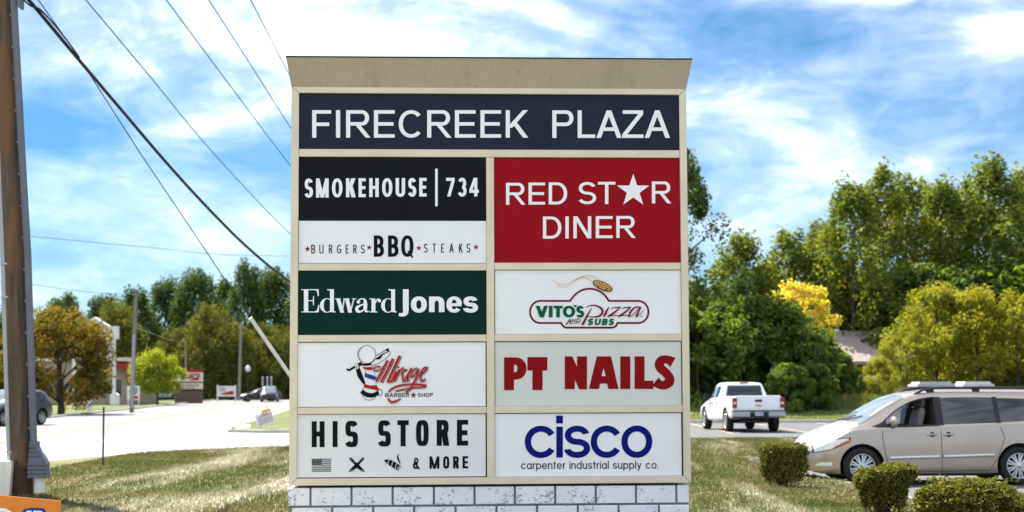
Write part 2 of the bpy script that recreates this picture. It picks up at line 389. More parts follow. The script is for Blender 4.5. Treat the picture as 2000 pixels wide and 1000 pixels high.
def raw_mesh(name, v, k, mats):
    me = bpy.data.meshes.new(name); n = len(v) // k
    me.vertices.add(len(v)); me.vertices.foreach_set('co', np.ascontiguousarray(v, dtype=np.float32).ravel())
    me.loops.add(n * k); me.loops.foreach_set('vertex_index', np.arange(n * k, dtype=np.int32))
    me.polygons.add(n); me.polygons.foreach_set('loop_start', np.arange(0, n * k, k, dtype=np.int32))
    for m in mats: me.materials.append(m)
    me.update(calc_edges=True); return me
def reg(x, y):
    if x > 5.3: return lawn_z(max(x, 5.61), y) if 39.1 < y < 52 and x < 11 else (lawn_z(x, y) if x < pl(LR, y) - .03 and y < 38.8 else None)
    for (x0, y0), (x1, y1), (a0, b0), (a1, b1) in zip(LL[:-1], LL[1:], LR[:-1], LR[1:]):
        if y0 <= y < y1:
            t = (y - y0) / (y1 - y0); xl = x0 + (x1 - x0) * t
            if x < xl + .1: return None
            break
    if y > 46.4 + (x + 6.9) * .395: return None
    return lawn_z(x, y)
me = blades('grass_blades', 230000, reg, M['blade'], .018, .058, 4)
o = bpy.data.objects.new('grass', me); COL.objects.link(o); tag(o, 'short dry mown grass standing all over the lawn', 'grass', kind='stuff')

# ------------------------------------------------------------------ the plaza sign
YAW = R_(3.1)
SO = at(955, 750, 16.0); SO.z = .2
UX = np.array([math.cos(YAW), math.sin(YAW), 0]); UN = np.array([math.sin(YAW), -math.cos(YAW), 0]); SOn = np.array(SO)
def SP(px, py):                 # photo pixel -> (across, up) on the sign's face
    d = ray(px, py); e = np.array([0, 0, EYE]); t = ((SOn - e) @ UN) / (d @ UN); q = e + d * t - SOn
    return float(q @ UX), float(q[2])
sign = thing('plaza_sign', 'tall tan plaza sign with nine tenant panels standing on a peeling white brick base', 'sign', SO, YAW)
mean = lambda *a: sum(a) / len(a)
uL = mean(SP(571, 177)[0], SP(563.5, 945)[0]); uR = mean(SP(1341, 178)[0], SP(1347, 943)[0])
zT = mean(SP(573, 168)[1], SP(1340, 176)[1]); zB = mean(SP(565, 948)[1], SP(1346, 943)[1])
iL = mean(SP(585, 185)[0], SP(579.5, 931)[0]); iR = mean(SP(1328.5, 185)[0], SP(1332, 930)[0])
iT = mean(SP(585, 183)[1], SP(1328, 185)[1]); iB = mean(SP(580, 933)[1], SP(1332, 931)[1])
dL, dR = mean(SP(951, 308)[0], SP(949.5, 930)[0]), mean(SP(965, 308)[0], SP(966, 930)[0])
pf = lambda u, z, h: (u, h, z)
mb = MB()                       # cabinet behind the face
mb.bbox((uL + .012, .03, zB + .012), (uR - .012, .60, zT - .01), 0)
mb.build('cabinet', M['frame'], sign)
mb = MB(); mb.bbox((uL + .02, .012, zB + .02), (uR - .02, .028, zT - .02)); mb.build('backing_panel', M['dark_gap'], sign)
mb = MB(); g = .0025
for poly in ([(uL + g, zT), (uR - g, zT), (iR - g, iT), (iL + g, iT)], [(uL + g, zB), (uR - g, zB), (iR - g, iB), (iL + g, iB)],
             [(uL, zT - g), (iL, iT - g), (iL, iB + g), (uL, zB + g)], [(uR, zT - g), (iR, iT - g), (iR, iB + g), (uR, zB + g)]):
    n = len(poly); cx = sum(p[0] for p in poly) / n; cz = sum(p[1] for p in poly) / n
    ins = [(p[0] + (.004 if p[0] < cx else -.004), p[1] + (.004 if p[1] < cz else -.004)) for p in poly]
    vs = [pf(a, b, .012) for a, b in poly] + [pf(a, b, -.026) for a, b in poly] + [pf(a, b, -.030) for a, b in ins]
    mb.add(vs, [(0, 1, 2, 3), (8, 9, 10, 11)] + [(k * 4 + i, k * 4 + (i + 1) % 4, k * 4 + 4 + (i + 1) % 4, k * 4 + 4 + i) for k in (0, 1) for i in range(4)])
mb.build('frame', M['frame'], sign)
def rail(u0, u1, y0, y1, px):
    z0, z1 = SP(px, y1)[1], SP(px, y0)[1]; c = .003
    mb = MB(); mb.bbox((u0, -.016, z0), (u1, .012, z1)); mb.bbox((u0 + c, -.020, z0 + c), (u1 - c, -.016, z1 - c)); mb.build('rail', M['frame'], sign)
rail(iL + .002, iR - .002, 292.7, 307.3, 955)
mb = MB(); zt = SP(955, 308)[1]; mb.bbox((dL, -.020, iB + .002), (dR, .012, zt)); mb.bbox((dL + .003, -.024, iB + .004), (dR - .003, -.020, zt - .003)); mb.build('divider', M['frame'], sign)
for y0, y1 in ((515, 528.5), (654, 667.5), (795, 808)): rail(iL + .002, dL - .002, y0, y1, 765)
for y0, y1 in ((513.3, 527), (652.5, 666), (792.3, 806)): rail(dR + .002, iR - .002, y0, y1, 1148)
# crown cornice flaring outwards
mb = MB(); zc = mean(SP(565, 169)[1], SP(1340, 177)[1]); zt = zc + .277
def ring(e, f, z): return [(uL - e, -.03 - f, z), (uR + e, -.03 - f, z), (uR + e, .62 + f, z), (uL - e, .62 + f, z)]
rs = [ring(-.004, -.01, zc - .012), ring(-.004, -.01, zc), ring(0, 0, zc), ring(.048, .09, zt), ring(.051, .093, zt), ring(.051, .093, zt + .014)]
vs = [p for r in rs for p in r]
mb.add(vs, [(k * 4 + i, k * 4 + (i + 1) % 4, k * 4 + 4 + (i + 1) % 4, k * 4 + 4 + i) for k in (1, 2) for i in range(4)], 0)
mb.add(vs, [(k * 4 + i, k * 4 + (i + 1) % 4, k * 4 + 4 + (i + 1) % 4, k * 4 + 4 + i) for k in (0, 3, 4) for i in range(4)] + [(20, 21, 22, 23)], 1)
mb.build('cornice', [M['cornice'], M['dark_gap']], sign)
# painted masonry base
def peel():
    m = bpy.data.materials.new('peeling_white_paint'); m.use_nodes = True; t = m.node_tree
    b = t.nodes['Principled BSDF']; b.inputs['Roughness'].default_value = .6
    tc = mk(t, 'ShaderNodeTexCoord').outputs['Object']
    big = noise(t, tc, 4.5, 4, .6); fine = noise(t, mapping(t, tc, (1, 1, 1.4)), 38, 4, .62)
    s = math_(t, 'ADD', math_(t, 'MULTIPLY', fine, .62), math_(t, 'MULTIPLY', big, .5))
    k = ramp(t, s, [(.650, 0.), (.662, 1.)])
    gi = mk(t, 'ShaderNodeNewGeometry').outputs['Random Per Island']
    wall = mixc(t, math_(t, 'ADD', math_(t, 'MULTIPLY', noise(t, tc, 9, 4), .7), math_(t, 'MULTIPLY', gi, .4)), (.82, .83, .87), (.68, .70, .75))
    t.links.new(mixc(t, k, wall, mixc(t, noise(t, tc, 30, 3), (.26, .29, .36), (.42, .44, .50))), b.inputs['Base Color'])
    bp = mk(t, 'ShaderNodeBump'); bp.inputs['Strength'].default_value = .8; bp.inputs['Distance'].default_value = .006; bp.invert = True
    t.links.new(math_(t, 'ADD', k, math_(t, 'MULTIPLY', noise(t, tc, 60, 4), .4)), bp.inputs['Height']); t.links.new(bp.outputs[0], b.inputs['Normal'])
    return m
M['peel'] = peel(); M['mortar'] = mat('mortar', (.21, .21, .225), .9, var=.15, scale=30, bump=.4)
def base():
    rng = random.Random(3); mb = MB(); ub0, ub1 = SP(563, 968)[0], SP(1345, 968)[0]
    r1 = [606.6, 686.6, 767, 847.5, 926.8, 1005.6, 1084.4, 1163.6, 1242, 1321]; r2 = [568, 649, 729, 809, 889.7, 969.7, 1049, 1128.5, 1208, 1286.6]
    J = [[SP(p, 968)[0] for p in r1], [SP(p, 995)[0] for p in r2]]
    zt = SP(955, 950.5)[1]; pit = .189; jw = .0105
    def blk(fn, a, b, z0, z1):
        if b - a < .02: return
        e = [rng.uniform(-.0025, .0025) for _ in range(4)]; c = .005; d = rng.uniform(-.002, .002)
        o = [(a, z0), (b, z0), (b, z1), (a, z1)]; i = [(a + c + e[0], z0 + c + e[1]), (b - c + e[2], z0 + c + e[1]), (b - c + e[2], z1 - c + e[3]), (a + c + e[0], z1 - c + e[3])]
        vs = [fn(x, z, .06) for x, z in o] + [fn(x, z, -.006 + d) for x, z in o] + [fn(x, z, -.011 + d) for x, z in i]
        mb.add(vs, [(8, 9, 10, 11)] + [(k * 4 + q, k * 4 + (q + 1) % 4, k * 4 + 4 + (q + 1) % 4, k * 4 + 4 + q) for k in (0, 1) for q in range(4)])
    for r in range(6):
        z1 = zt - pit * r; z0 = z1 - pit + 2 * jw
        js = [ub0] + J[r % 2] + [ub1]
        for a, b in zip(js[:-1], js[1:]): blk(pf, a + jw * (a > ub0), b - jw * (b < ub1), z0, z1)
        for sgn, uu in ((-1, ub0), (1, ub1)):
            for k in range(2):
                a = .075 + .27 * k; blk(lambda x, z, h: (uu - sgn * (h + .011), x, z), a, a + .25, z0, z1)
    m = MB(); m.bbox((ub0 + .006, .008, -.4), (ub1 - .006, .59, zt - .004)); bo = m.build('masonry_base', M['mortar'], sign)
    mb.build('painted_bricks', M['peel'], bo)
base()

# ------------------------------------------------------------------ lettering
class Ink:
    def __init__(s, ox, oy, k, depth=-.003): s.o = (ox, oy, k); s.P = {}; s.W = []; s.layer = 0; s.depth = depth; s.mi = 0
    def pt(s, x, y): return SP(s.o[0] + x / s.o[2], s.o[1] + y / s.o[2])
    def _add(s, vs, fs):
        s.layer += 1; s.W and s.W[-1].append((s.mi, len(s.P.get(s.mi, [])))); d = s.depth - .00022 * (s.layer % 40)
        s.P.setdefault(s.mi, []).append(([(u, d, z) for u, z in (s.pt(x, y) for x, y in vs)], fs))
    def poly(s, pts): s._add(pts, [list(range(len(pts)))])
    def rect(s, a, b, c, d): s.poly([(a, b), (c, b), (c, d), (a, d)])
    def diag(s, x0, y0, x1, y1, w): s.poly([(x0 - w / 2, y0), (x0 + w / 2, y0), (x1 + w / 2, y1), (x1 - w / 2, y1)])
    def ring(s, L, T, R, B, wx, wy, a0=0, a1=360, n=2.0, seg=6):
        cx, cy, rx, ry = (L + R) / 2, (T + B) / 2, (R - L) / 2, (B - T) / 2; k = max(6, int(abs(a1 - a0) / seg)); vs = []
        for i in range(k + 1):
            a = R_(a0 + (a1 - a0) * i / k); c, d = math.cos(a), math.sin(a)
            sx = math.copysign(abs(c) ** (2 / n), c); sy = math.copysign(abs(d) ** (2 / n), d)
            vs += [(cx + rx * sx, cy - ry * sy), (cx + (rx - wx) * sx, cy - (ry - wy) * sy)]
        s._add(vs, [(2 * i, 2 * i + 1, 2 * i + 3, 2 * i + 2) for i in range(k)])
    def stroke(s, pts, w, closed=False, smooth=0):
        if smooth: pts = catmull(pts, smooth, closed)
        n = len(pts); ws = w if hasattr(w, '__len__') else [w] * n
        if len(ws) != n: ws = list(np.interp(np.linspace(0, 1, n), np.linspace(0, 1, len(ws)), ws))
        vs = []
        for i, p in enumerate(pts):
            a = pts[(i - 1) % n] if closed or i > 0 else p; b = pts[(i + 1) % n] if closed or i < n - 1 else p
            t1 = Vector((p[0] - a[0], p[1] - a[1])); t2 = Vector((b[0] - p[0], b[1] - p[1]))
            t1 = t1.normalized() if t1.length > 1e-6 else t2.normalized(); t2 = t2.normalized() if t2.length > 1e-6 else t1
            t = (t1 + t2); t = t.normalized() if t.length > 1e-6 else t1
            m = ws[i] / 2 / max(.45, t.dot(t1)); vs += [(p[0] - t.y * m, p[1] + t.x * m), (p[0] + t.y * m, p[1] - t.x * m)]
        fs = [(2 * i, 2 * i + 1, 2 * i + 3, 2 * i + 2) for i in range(n - 1)]
        if closed: fs.append((2 * n - 2, 2 * n - 1, 1, 0))
        s._add(vs, fs)
    def disc(s, cx, cy, rx, ry, rot=0, n=28):
        c, d = math.cos(R_(rot)), math.sin(R_(rot))
        s.poly([(cx + rx * math.cos(a) * c - ry * math.sin(a) * d, cy + rx * math.cos(a) * d + ry * math.sin(a) * c) for a in (2 * math.pi * i / n for i in range(n))])
    def star(s, cx, cy, r, rot=0, ratio=.382, ky=1.0):
        s.poly([(cx + (r if i % 2 == 0 else r * ratio) * math.sin(R_(rot + 36 * i)), cy - ky * (r if i % 2 == 0 else r * ratio) * math.cos(R_(rot + 36 * i))) for i in range(10)])
    def build(s, name, mats, parent, label=None):
        if len(s.W) > 1 and len(s.P) == 1:             # each word is a part
            (mi, L), = s.P.items(); ws = [[L[i] for _, i in w_] for w_ in s.W if w_]; s.W = []
            rest = L[:len(L) - sum(map(len, ws))]
            if rest: ws[0] = rest + ws[0]
            for w_ in ws: s.P = {mi: w_}; o = s.build(name, mats, parent, label)
            return o
        mb = MB(); order = sorted(s.P)
        for j, k in enumerate(order):
            for vs, fs in s.P[k]: mb.add(vs, fs, j)
        o = mb.build(name, [mats[k] for k in order] if isinstance(mats, (list, tuple)) else mats, parent, fix=False)
        # face every polygon towards the viewer's side of the panel
        bm = bmesh.new(); bm.from_mesh(o.data)
        for f in bm.faces:
            f.normal_update()
            if f.normal.y > 0: f.normal_flip()
        bmesh.ops.triangulate(bm, faces=[f for f in bm.faces if len(f.verts) > 4]); bm.to_mesh(o.data); bm.free()
        if label: o['label'] = label
        return o
def catmull(p, k, closed=False):
    n = len(p); out = []
    for i in range(n if closed else n - 1):
        a, b, c, d = (p[(i - 1) % n] if closed or i > 0 else p[0]), p[i], p[(i + 1) % n], (p[(i + 2) % n] if closed or i < n - 2 else p[-1])
        for j in range(k):
            t = j / k
            out.append(tuple(.5 * (2 * b[q] + (c[q] - a[q]) * t + (2 * a[q] - 5 * b[q] + 4 * c[q] - d[q]) * t * t + (3 * b[q] - a[q] - 3 * c[q] + d[q]) * t ** 3) for q in (0, 1)))
    return out if closed else out + [tuple(p[-1])]
def glyph(k, ch, L, T, R, B, w, h=None, n=2.2):
    h = h or w; W, H = R - L, B - T; cx, cy = (L + R) / 2, (T + B) / 2; my = T + H * .5
    k.layer = 0
    def bowl(x0, t, r, b, frac=1.0):
        rx = min((b - t) / 2 * frac, r - x0); xc = r - rx
        if xc > x0 + .5: k.rect(x0, t, xc + .5, t + h); k.rect(x0, b - h, xc + .5, b)
        k.ring(xc - rx, t, r, b, w, h, -90, 90, n)
    st = lambda x: k.rect(x, T, x + w, B)
    if ch == 'A':
        q = w * 1.12; k.diag(L + q / 2, B, cx, T, q); k.diag(R - q / 2, B, cx, T, q); y = T + H * .62; s = W * .5 * .62 - q * .6; k.rect(cx - s, y, cx + s, y + h)
    elif ch == 'B': st(L); bowl(L + w, T, R - W * .05, my + h / 2); bowl(L + w, my - h / 2, R, B)
    elif ch == 'C': k.ring(L, T, R + W * .04, B, w, h, 42, 318, n)
    elif ch == 'D': st(L); bowl(L + w, T, R, B, .95)
    elif ch == 'E': st(L); k.rect(L + w, T, R, T + h); k.rect(L + w, B - h, R, B); k.rect(L + w, my - h / 2, R - W * .06, my + h / 2)
    elif ch == 'F': st(L); k.rect(L + w, T, R, T + h); k.rect(L + w, my - h * .4, R - W * .1, my + h * .6)
    elif ch == 'G': k.ring(L, T, R + W * .04, B, w, h, 42, 350, n); k.rect(R - w, my, R, B - H * .18); k.rect(cx, my, R - w, my + h)
    elif ch == 'H': st(L); st(R - w); k.rect(L + w, my - h * .55, R - w, my + h * .45)
    elif ch == 'I': k.rect(L, T, R, B)
    elif ch == 'K':
        st(L); q = w * 1.28; k.diag(R - q * .55, T, L + w * .9, my + H * .14, q); k.diag(R - q / 2, B, L + w + (W - w) * .25, my - H * .04, q)
    elif ch == 'L': st(L); k.rect(L + w, B - h, R, B)
    elif ch == 'M': st(L); st(R - w); q = w * 1.05; k.diag(L + q / 2, T, cx, B, q); k.diag(R - q / 2, T, cx, B, q)
    elif ch == 'N': st(L); st(R - w); k.diag(L + w * .6, T, R - w * .6, B, w * 1.2)
    elif ch in 'O0': k.ring(L, T, R, B, w, h, 0, 360, n)
    elif ch == 'P': st(L); bowl(L + w, T, R, T + H * .57)
    elif ch == 'Q': k.ring(L, T, R, B, w, h, 0, 360, n); k.poly([(cx, B - h * 1.5), (cx + w * .5, B - h * 1.9), (R, B + h * .1), (R - w * .35, B + h * .45)])
    elif ch == 'R':
        st(L); bowl(L + w, T, R - W * .06, T + H * .56); q = w * 1.2; k.diag(R - q / 2, B, L + w + (W - w) * .33, T + H * .53 - h * .2, q)
    elif ch == 'S':
        k.ring(L + W * .03, T, R - W * .02, my + h / 2, w, h, 20, 270, n); k.ring(L, my - h / 2, R, B, w, h, 90, -160, n)
    elif ch == 'T': k.rect(L, T, R, T + h); k.rect(cx - w / 2, T + h, cx + w / 2, B)
    elif ch == 'U':
        y = B - min(H * .4, W * .55); k.rect(L, T, L + w, y); k.rect(R - w, T, R, y); k.ring(L, 2 * y - B, R, B, w, h, 180, 360, n)
    elif ch == 'V': q = w * 1.1; k.diag(L + q / 2, T, cx, B, q); k.diag(R - q / 2, T, cx, B, q)
    elif ch == 'W': q = w; k.diag(L + q / 2, T, L + W * .28, B, q); k.diag(cx, T, L + W * .28, B, q); k.diag(cx, T, R - W * .28, B, q); k.diag(R - q / 2, T, R - W * .28, B, q)
    elif ch == 'Z': k.rect(L + W * .03, T, R - W * .02, T + h); k.rect(L, B - h, R, B); k.diag(R - w * .62, T + h, L + w * .62, B - h, w * 1.25)
    elif ch == '7': k.rect(L, T, R, T + h); k.diag(R - w * .52, T + h, L + W * .32, B, w * 1.05)
    elif ch == '3': k.ring(L + W * .04, T, R - W * .05, my + h / 2, w, h, 155, -90, n); k.ring(L, my - h / 2, R, B, w, h, 90, -160, n)
    elif ch == '4': x = R - W * .16 - w; k.rect(x, T, x + w, B); k.rect(L, B - H * .36, R, B - H * .36 + h); k.diag(x + w * .3, T, L + w * .5, B - H * .36, w)
    elif ch == '&':
        k.ring(L + W * .16, T, R - W * .22, T + H * .5, w * .8, h * .8, 0, 360, n); k.ring(L, T + H * .42, R - W * .18, B, w, h, 30, 330, n); k.diag(R - w * .5, B, L + W * .25, T + H * .38, w * 1.1)
    elif ch == 'c': k.ring(L, T, R + W * .02, B, w, h, 33, 327, n)
    elif ch == 'o': k.ring(L, T, R, B, w, h, 0, 360, n)
    elif ch == 'e': k.ring(L, T, R, B, w, h, 0, 322, n); k.rect(L + w * .7, my - h * .4, R - w * .05, my + h * .5)
    elif ch == 's': k.ring(L + W * .03, T, R - W * .03, my + h / 2, w, h, 12, 270, n); k.ring(L, my - h / 2, R, B, w, h, 90, -172, n)
    elif ch == 'n': st(L); y = T + min(H * .5, W * .5); k.ring(L, T, R, 2 * y - T, w, h, 0, 180, n); k.rect(R - w, y, R, B)
    elif ch == 'u': st(R - w); y = B - min(H * .5, W * .5); k.ring(L, 2 * y - B, R, B, w, h, 180, 360, n); k.rect(L, T, L + w, y)
    elif ch == 'r': st(L); k.ring(L, T, L + 2 * W * .9, B + H * .1, w, h, 75, 180, n)
    elif ch == 'a': st(R - w); k.ring(L, T, R, B, w, h, 0, 360, n)
    elif ch == 'd': k.rect(R - w, T - H * .42, R, B); k.ring(L, T, R, B, w, h, 0, 360, n)
    elif ch == 'p': k.rect(L, T, L + w, B + H * .34); k.ring(L, T, R, B, w, h, 0, 360, n)
    elif ch == 'i': st(L); k.rect(L, T - H * .32, L + w, T - H * .32 + w * 1.1)
    elif ch == 'l': k.rect(L, T - H * .42, L + w, B)
    elif ch == 't': k.rect(cx - w / 2, T - H * .3, cx + w / 2, B); k.rect(L, T, R, T + h)
    elif ch == 'y': k.diag(L + w / 2, T, cx, B, w * 1.05); k.diag(R - w / 2, T, L + W * .28, B + H * .34, w * 1.05)
    elif ch == '.': k.rect(L, B - w * 1.1, L + w, B)
def row(k, chars, boxes, t0, b0, w, h=None, n=2.2, t1=None, b1=None):     # a line of letters, each in its measured box
    xa, xb = boxes[0][0], boxes[-1][1]; k.W.append([])
    for ch, (l, r) in zip(chars, boxes):
        f = ((l + r) / 2 - xa) / (xb - xa); glyph(k, ch, l, t0 + ((t1 or t0) - t0) * f, r, b0 + ((b1 or b0) - b0) * f, w, h, n)
def panel(m, x0, x1, y0, y1, label):
    a, zt = SP((x0 + x1) / 2, y0)[1], 0; zt = SP((x0 + x1) / 2, y0)[1]; zb = SP((x0 + x1) / 2, y1)[1]
    ym = (y0 + y1) / 2; u0, u1 = SP(x0, ym)[0], SP(x1, ym)[0]; gp = .005
    mb = MB(); mb.bbox((u0 + gp, 0, zb + gp), (u1 - gp, .010, zt - gp)); o = mb.build('tenant_panel', m, sign); o['label'] = label; return o

# header
p = panel(M['navy'], 584.5, 1328.5, 184, 292.5, 'wide navy header panel reading FIRECREEK PLAZA'); p.name = 'header_panel'
k = Ink(0, 0, 1)
row(k, 'FIRECREEK', [(609.8, 646.8), (656.3, 664.4), (676, 723.8), (730.4, 771), (778.8, 825.5), (834.3, 881.8), (888.4, 928.9), (938.3, 978.6), (987.8, 1031.8)], 215.3, 269, 8, 6.8, 2.1)
row(k, 'PLAZA', [(1078.7, 1120), (1128.2, 1162.3), (1164.5, 1214), (1215, 1256.8), (1259, 1308.5)], 215.6, 269.5, 8, 6.8, 2.1)
k.build('lettering', M['white_vinyl'], p)
# smokehouse
p = panel(M['black_panel'], 582.5, 950.5, 307.5, 432.5, 'black panel reading SMOKEHOUSE 734')
k = Ink(570, 290, 4.1675)
row(k, 'SMOKEHOUSE', [(103, 172), (197, 300), (327, 412), (441, 520), (543, 602), (630, 707), (735, 818), (845, 922), (945, 1012), (1037, 1097)], 245, 401, 27, 25, 2.2, 240, 391)
row(k, '734', [(1255, 1325), (1350, 1422), (1445, 1522)], 239, 391, 25, 25, 2.2)
k.W.append([]); k.rect(1167, 165, 1187, 470); k.build('lettering', M['white_vinyl'], p)
p = panel(M['white_panel'], 582.5, 950.5, 430.5, 515, 'white strip reading BURGERS BBQ STEAKS')
k = Ink(570, 290, 4.1675)
row(k, 'BBQ', [(667, 750), (783, 868), (890, 990)], 708, 881, 30, 27, 2.4)
row(k, 'BURGERS', [(158, 190), (224, 258), (302, 332), (367, 402), (438, 462), (499, 529), (562, 594)], 783, 854, 7.5, 7.5, 2.2)
row(k, 'STEAKS', [(1075, 1105), (1145, 1172), (1215, 1240), (1282, 1317), (1360, 1390), (1422, 1452)], 775, 847, 7.5, 7.5, 2.2)
k.build('lettering', M['black_vinyl'], p)
k = Ink(570, 290, 4.1675)
for x, y, r, a in ((128, 818, 26, -8), (630, 806, 24, 5), (1033, 810, 24, 12), (1499, 803, 25, 10)): k.W.append([]); k.layer = 0; k.star(x, y, r, a)
k.build('star', M['red_vinyl'], p)
# diner
p = panel(M['red_panel'], 965, 1331, 307.5, 513.5, 'big red panel reading RED STAR DINER with a white star')
k = Ink(950, 290, 4.1675)
row(k, 'REDST', [(160, 318), (343, 477), (507, 657), (748, 893), (908, 1050)], 281, 459, 27, 22, 2.1, 271, 452); glyph(k, 'R', 1347, 269, 1505, 447, 27, 22, 2.1)
row(k, 'DINER', [(460, 610), (643, 670), (708, 853), (890, 1027), (1057, 1215)], 555, 735, 27, 22, 2.1, 549, 727)
k.build('lettering', M['white_vinyl'], p)
k = Ink(950, 290, 4.1675); k.star(1195, 345, 138, 0, .39); k.build('star', M['white_vinyl'], p)
# green panel with serif and bold words
p = panel(M['green_panel'], 581.5, 950, 528.5, 654, 'dark green panel reading Edward Jones')
k = Ink(570, 510, 5)
def serif_d(x):
    k.ring(x + 275, 363, x + 408, 503, 36, 7, 90, 270); k.ring(x + 275, 363, x + 408, 503, 14, 7, -90, 90)
    k.rect(x + 373, 275, x + 411, 497); k.poly([(x + 345, 275), (x + 374, 275), (x + 374, 290), (x + 345, 283)]); k.rect(x + 400, 490, x + 426, 501)
k.rect(118, 283, 160, 492); k.rect(93, 275, 240, 283.5); k.rect(93, 492, 240, 500.5)
k.poly([(222, 275), (262, 275), (263, 342), (255, 342), (244, 290), (222, 284)]); k.poly([(222, 500), (262, 500), (270, 428), (261, 428), (246, 478), (222, 492)])
k.rect(160, 382, 205, 390); k.poly([(205, 375), (209, 340), (216, 340), (216, 432), (209, 432), (205, 398)])
serif_d(0); serif_d(597)
k.layer = 0
for x0, x1, q in ((452, 492, 38), (512, 492, 12), (538, 570, 38), (606, 570, 12)): k.diag(x0, 368, x1, 503, q)
for a, b in ((424, 478), (505, 562), (588, 630)): k.rect(a, 364, b, 372)
k.stroke([(652, 398), (660, 376), (690, 368), (714, 384), (718, 420), (717, 470)], [16, 12, 12, 26, 37, 37], smooth=5); k.disc(650, 398, 17, 17)
k.stroke([(714, 418), (670, 432), (637, 455), (640, 485), (670, 493), (714, 470)], [10, 16, 30, 32, 18, 10], smooth=5); k.stroke([(717, 468), (726, 492), (750, 488)], [36, 18, 8], smooth=4)
k.layer = 0
k.rect(778, 366, 816, 494); k.rect(757, 364, 790, 372); k.rect(757, 492, 836, 500.5); k.stroke([(816, 415), (828, 380), (852, 370)], [8, 12, 16], smooth=4); k.disc(855, 387, 16, 17)
k.layer = 0
k.rect(1085, 275, 1141, 480); k.stroke([(1113, 470), (1110, 505), (1085, 523), (1045, 522)], [56, 50, 36, 28], smooth=5)
glyph(k, 'o', 1163, 345, 1318, 503, 52, 36)
glyph(k, 'n', 1340, 346, 1490, 498, 54, 40, 2.4); glyph(k, 'e', 1510, 345, 1660, 503, 50, 32); glyph(k, 's', 1672, 345, 1818, 503, 50, 36)
k.build('lettering', M['white_vinyl'], p)

# pizza panel
p = panel(M['white_panel'], 966, 1331, 527, 653, "white panel with a maroon outline reading VITO'S Pizza AND SUBS")
k = Ink(1010, 530, 7.143)
arc = lambda cx, cy, rx, ry, a0, a1, n=14: [(cx + rx * math.cos(R_(a0 + (a1 - a0) * i / n)), cy - ry * math.sin(R_(a0 + (a1 - a0) * i / n))) for i in range(n + 1)]
k.stroke([(740, 412), (540, 412)] + arc(320, 566, 140, 154, 90, 270) + [(615, 720), (632, 752), (655, 775), (690, 785), (1325, 785), (1362, 775), (1385, 752), (1398, 720)] + arc(1690, 566, 142, 154, -90, 90) + [(1280, 412)]
         + catmull([(1280, 412), (1225, 335), (1150, 278), (1075, 250), (1000, 243), (925, 255), (850, 292), (785, 350), (740, 412)], 4)[1:-1], 26, True)
k.build('outline', M['maroon_vinyl'], p)
k = Ink(1010, 530, 7.143, -.006)
row(k, 'VITO', [(258, 430), (443, 493), (505, 635), (637, 808)], 480, 641, 50, 36); glyph(k, 'S', 822, 480, 935, 645, 46, 36); k.poly([(782, 470), (838, 470), (810, 506)])
class Skew(Ink):
    def pt(s, x, y): return SP(s.o[0] + (x + (705 - y) * .22) / s.o[2], s.o[1] + y / s.o[2])
k2 = Skew(1010, 530, 7.143, -.006)
row(k2, 'SUBS', [(985, 1062), (1083, 1165), (1185, 1262), (1277, 1352)], 660, 750, 27, 24)
for mi, v in k2.P.items(): k.P[0] += v
k.build('green_lettering', M['green_vinyl'], p)
k = Ink(1010, 530, 7.143, -.010)
k.stroke([(1038, 515), (985, 600), (940, 690), (908, 746)], [10, 22, 30, 36], smooth=4)
k.stroke([(948, 502), (1010, 480), (1090, 475), (1165, 510), (1190, 565), (1150, 620), (1060, 636), (978, 628)], [4, 14, 18, 26, 30, 26, 16, 8], smooth=5)
k.stroke([(1282, 492), (1245, 560), (1208, 632)], [8, 28, 24], smooth=4); k.stroke([(1210, 630), (1255, 585)], [14, 4])
for s in (0, 145):
    k.stroke([(1300 + s, 518), (1370 + s, 504), (1440 + s, 500)], [6, 14, 14], smooth=4); k.stroke([(1438 + s, 500), (1360 + s, 570), (1262 + s, 630)], [12, 24, 20], smooth=4); k.stroke([(1262 + s, 630), (1345 + s, 612), (1412 + s, 620)], [16, 12, 8], smooth=4)
k.stroke([(1722, 503), (1645, 502), (1585, 560), (1558, 625), (1612, 608), (1680, 540), (1728, 498)], [18, 20, 26, 20, 10, 10, 16], smooth=5)
k.stroke([(1724, 500), (1682, 580), (1660, 630), (1702, 605), (1768, 545)], [16, 24, 20, 9, 5], smooth=4)
k.stroke([(678, 750), (735, 668)], 14); k.stroke([(733, 663), (750, 732)], 16); k.stroke([(692, 715), (748, 706)], 8)
k.stroke([(762, 706), (777, 664)], 12); k.stroke([(777, 664), (800, 706)], 12); k.stroke([(800, 706), (818, 660)], 10)
k.stroke([(838, 664), (828, 708)], 12); k.stroke([(832, 662), (872, 664), (884, 684), (862, 706), (824, 708)], 10, smooth=4); k.stroke([(735, 730), (870, 722)], 6)
k.build('maroon_lettering', M['maroon_vinyl'], p)
k = Ink(1010, 530, 7.143, -.008)
k.stroke([(490, 122), (560, 165), (640, 182), (720, 165), (800, 120), (900, 75), (1000, 60), (1090, 85), (1145, 125)], [4, 5, 5, 6, 8, 9, 7, 6, 5], smooth=6)
k.stroke([(545, 182), (600, 210), (660, 218), (730, 195), (800, 140), (870, 95), (950, 88), (1010, 110), (1042, 138)], [4, 5, 5, 5, 6, 8, 8, 7, 5], smooth=6)
k.build('steam_swirls', M['gold_vinyl'], p)
k = Ink(1010, 530, 7.143, -.014); k.mi = 0; k.disc(1190, 203, 148, 58, 24); k.mi = 1; k.layer = 6; k.disc(1190, 200, 132, 45, 24); k.mi = 2
rng = random.Random(5)
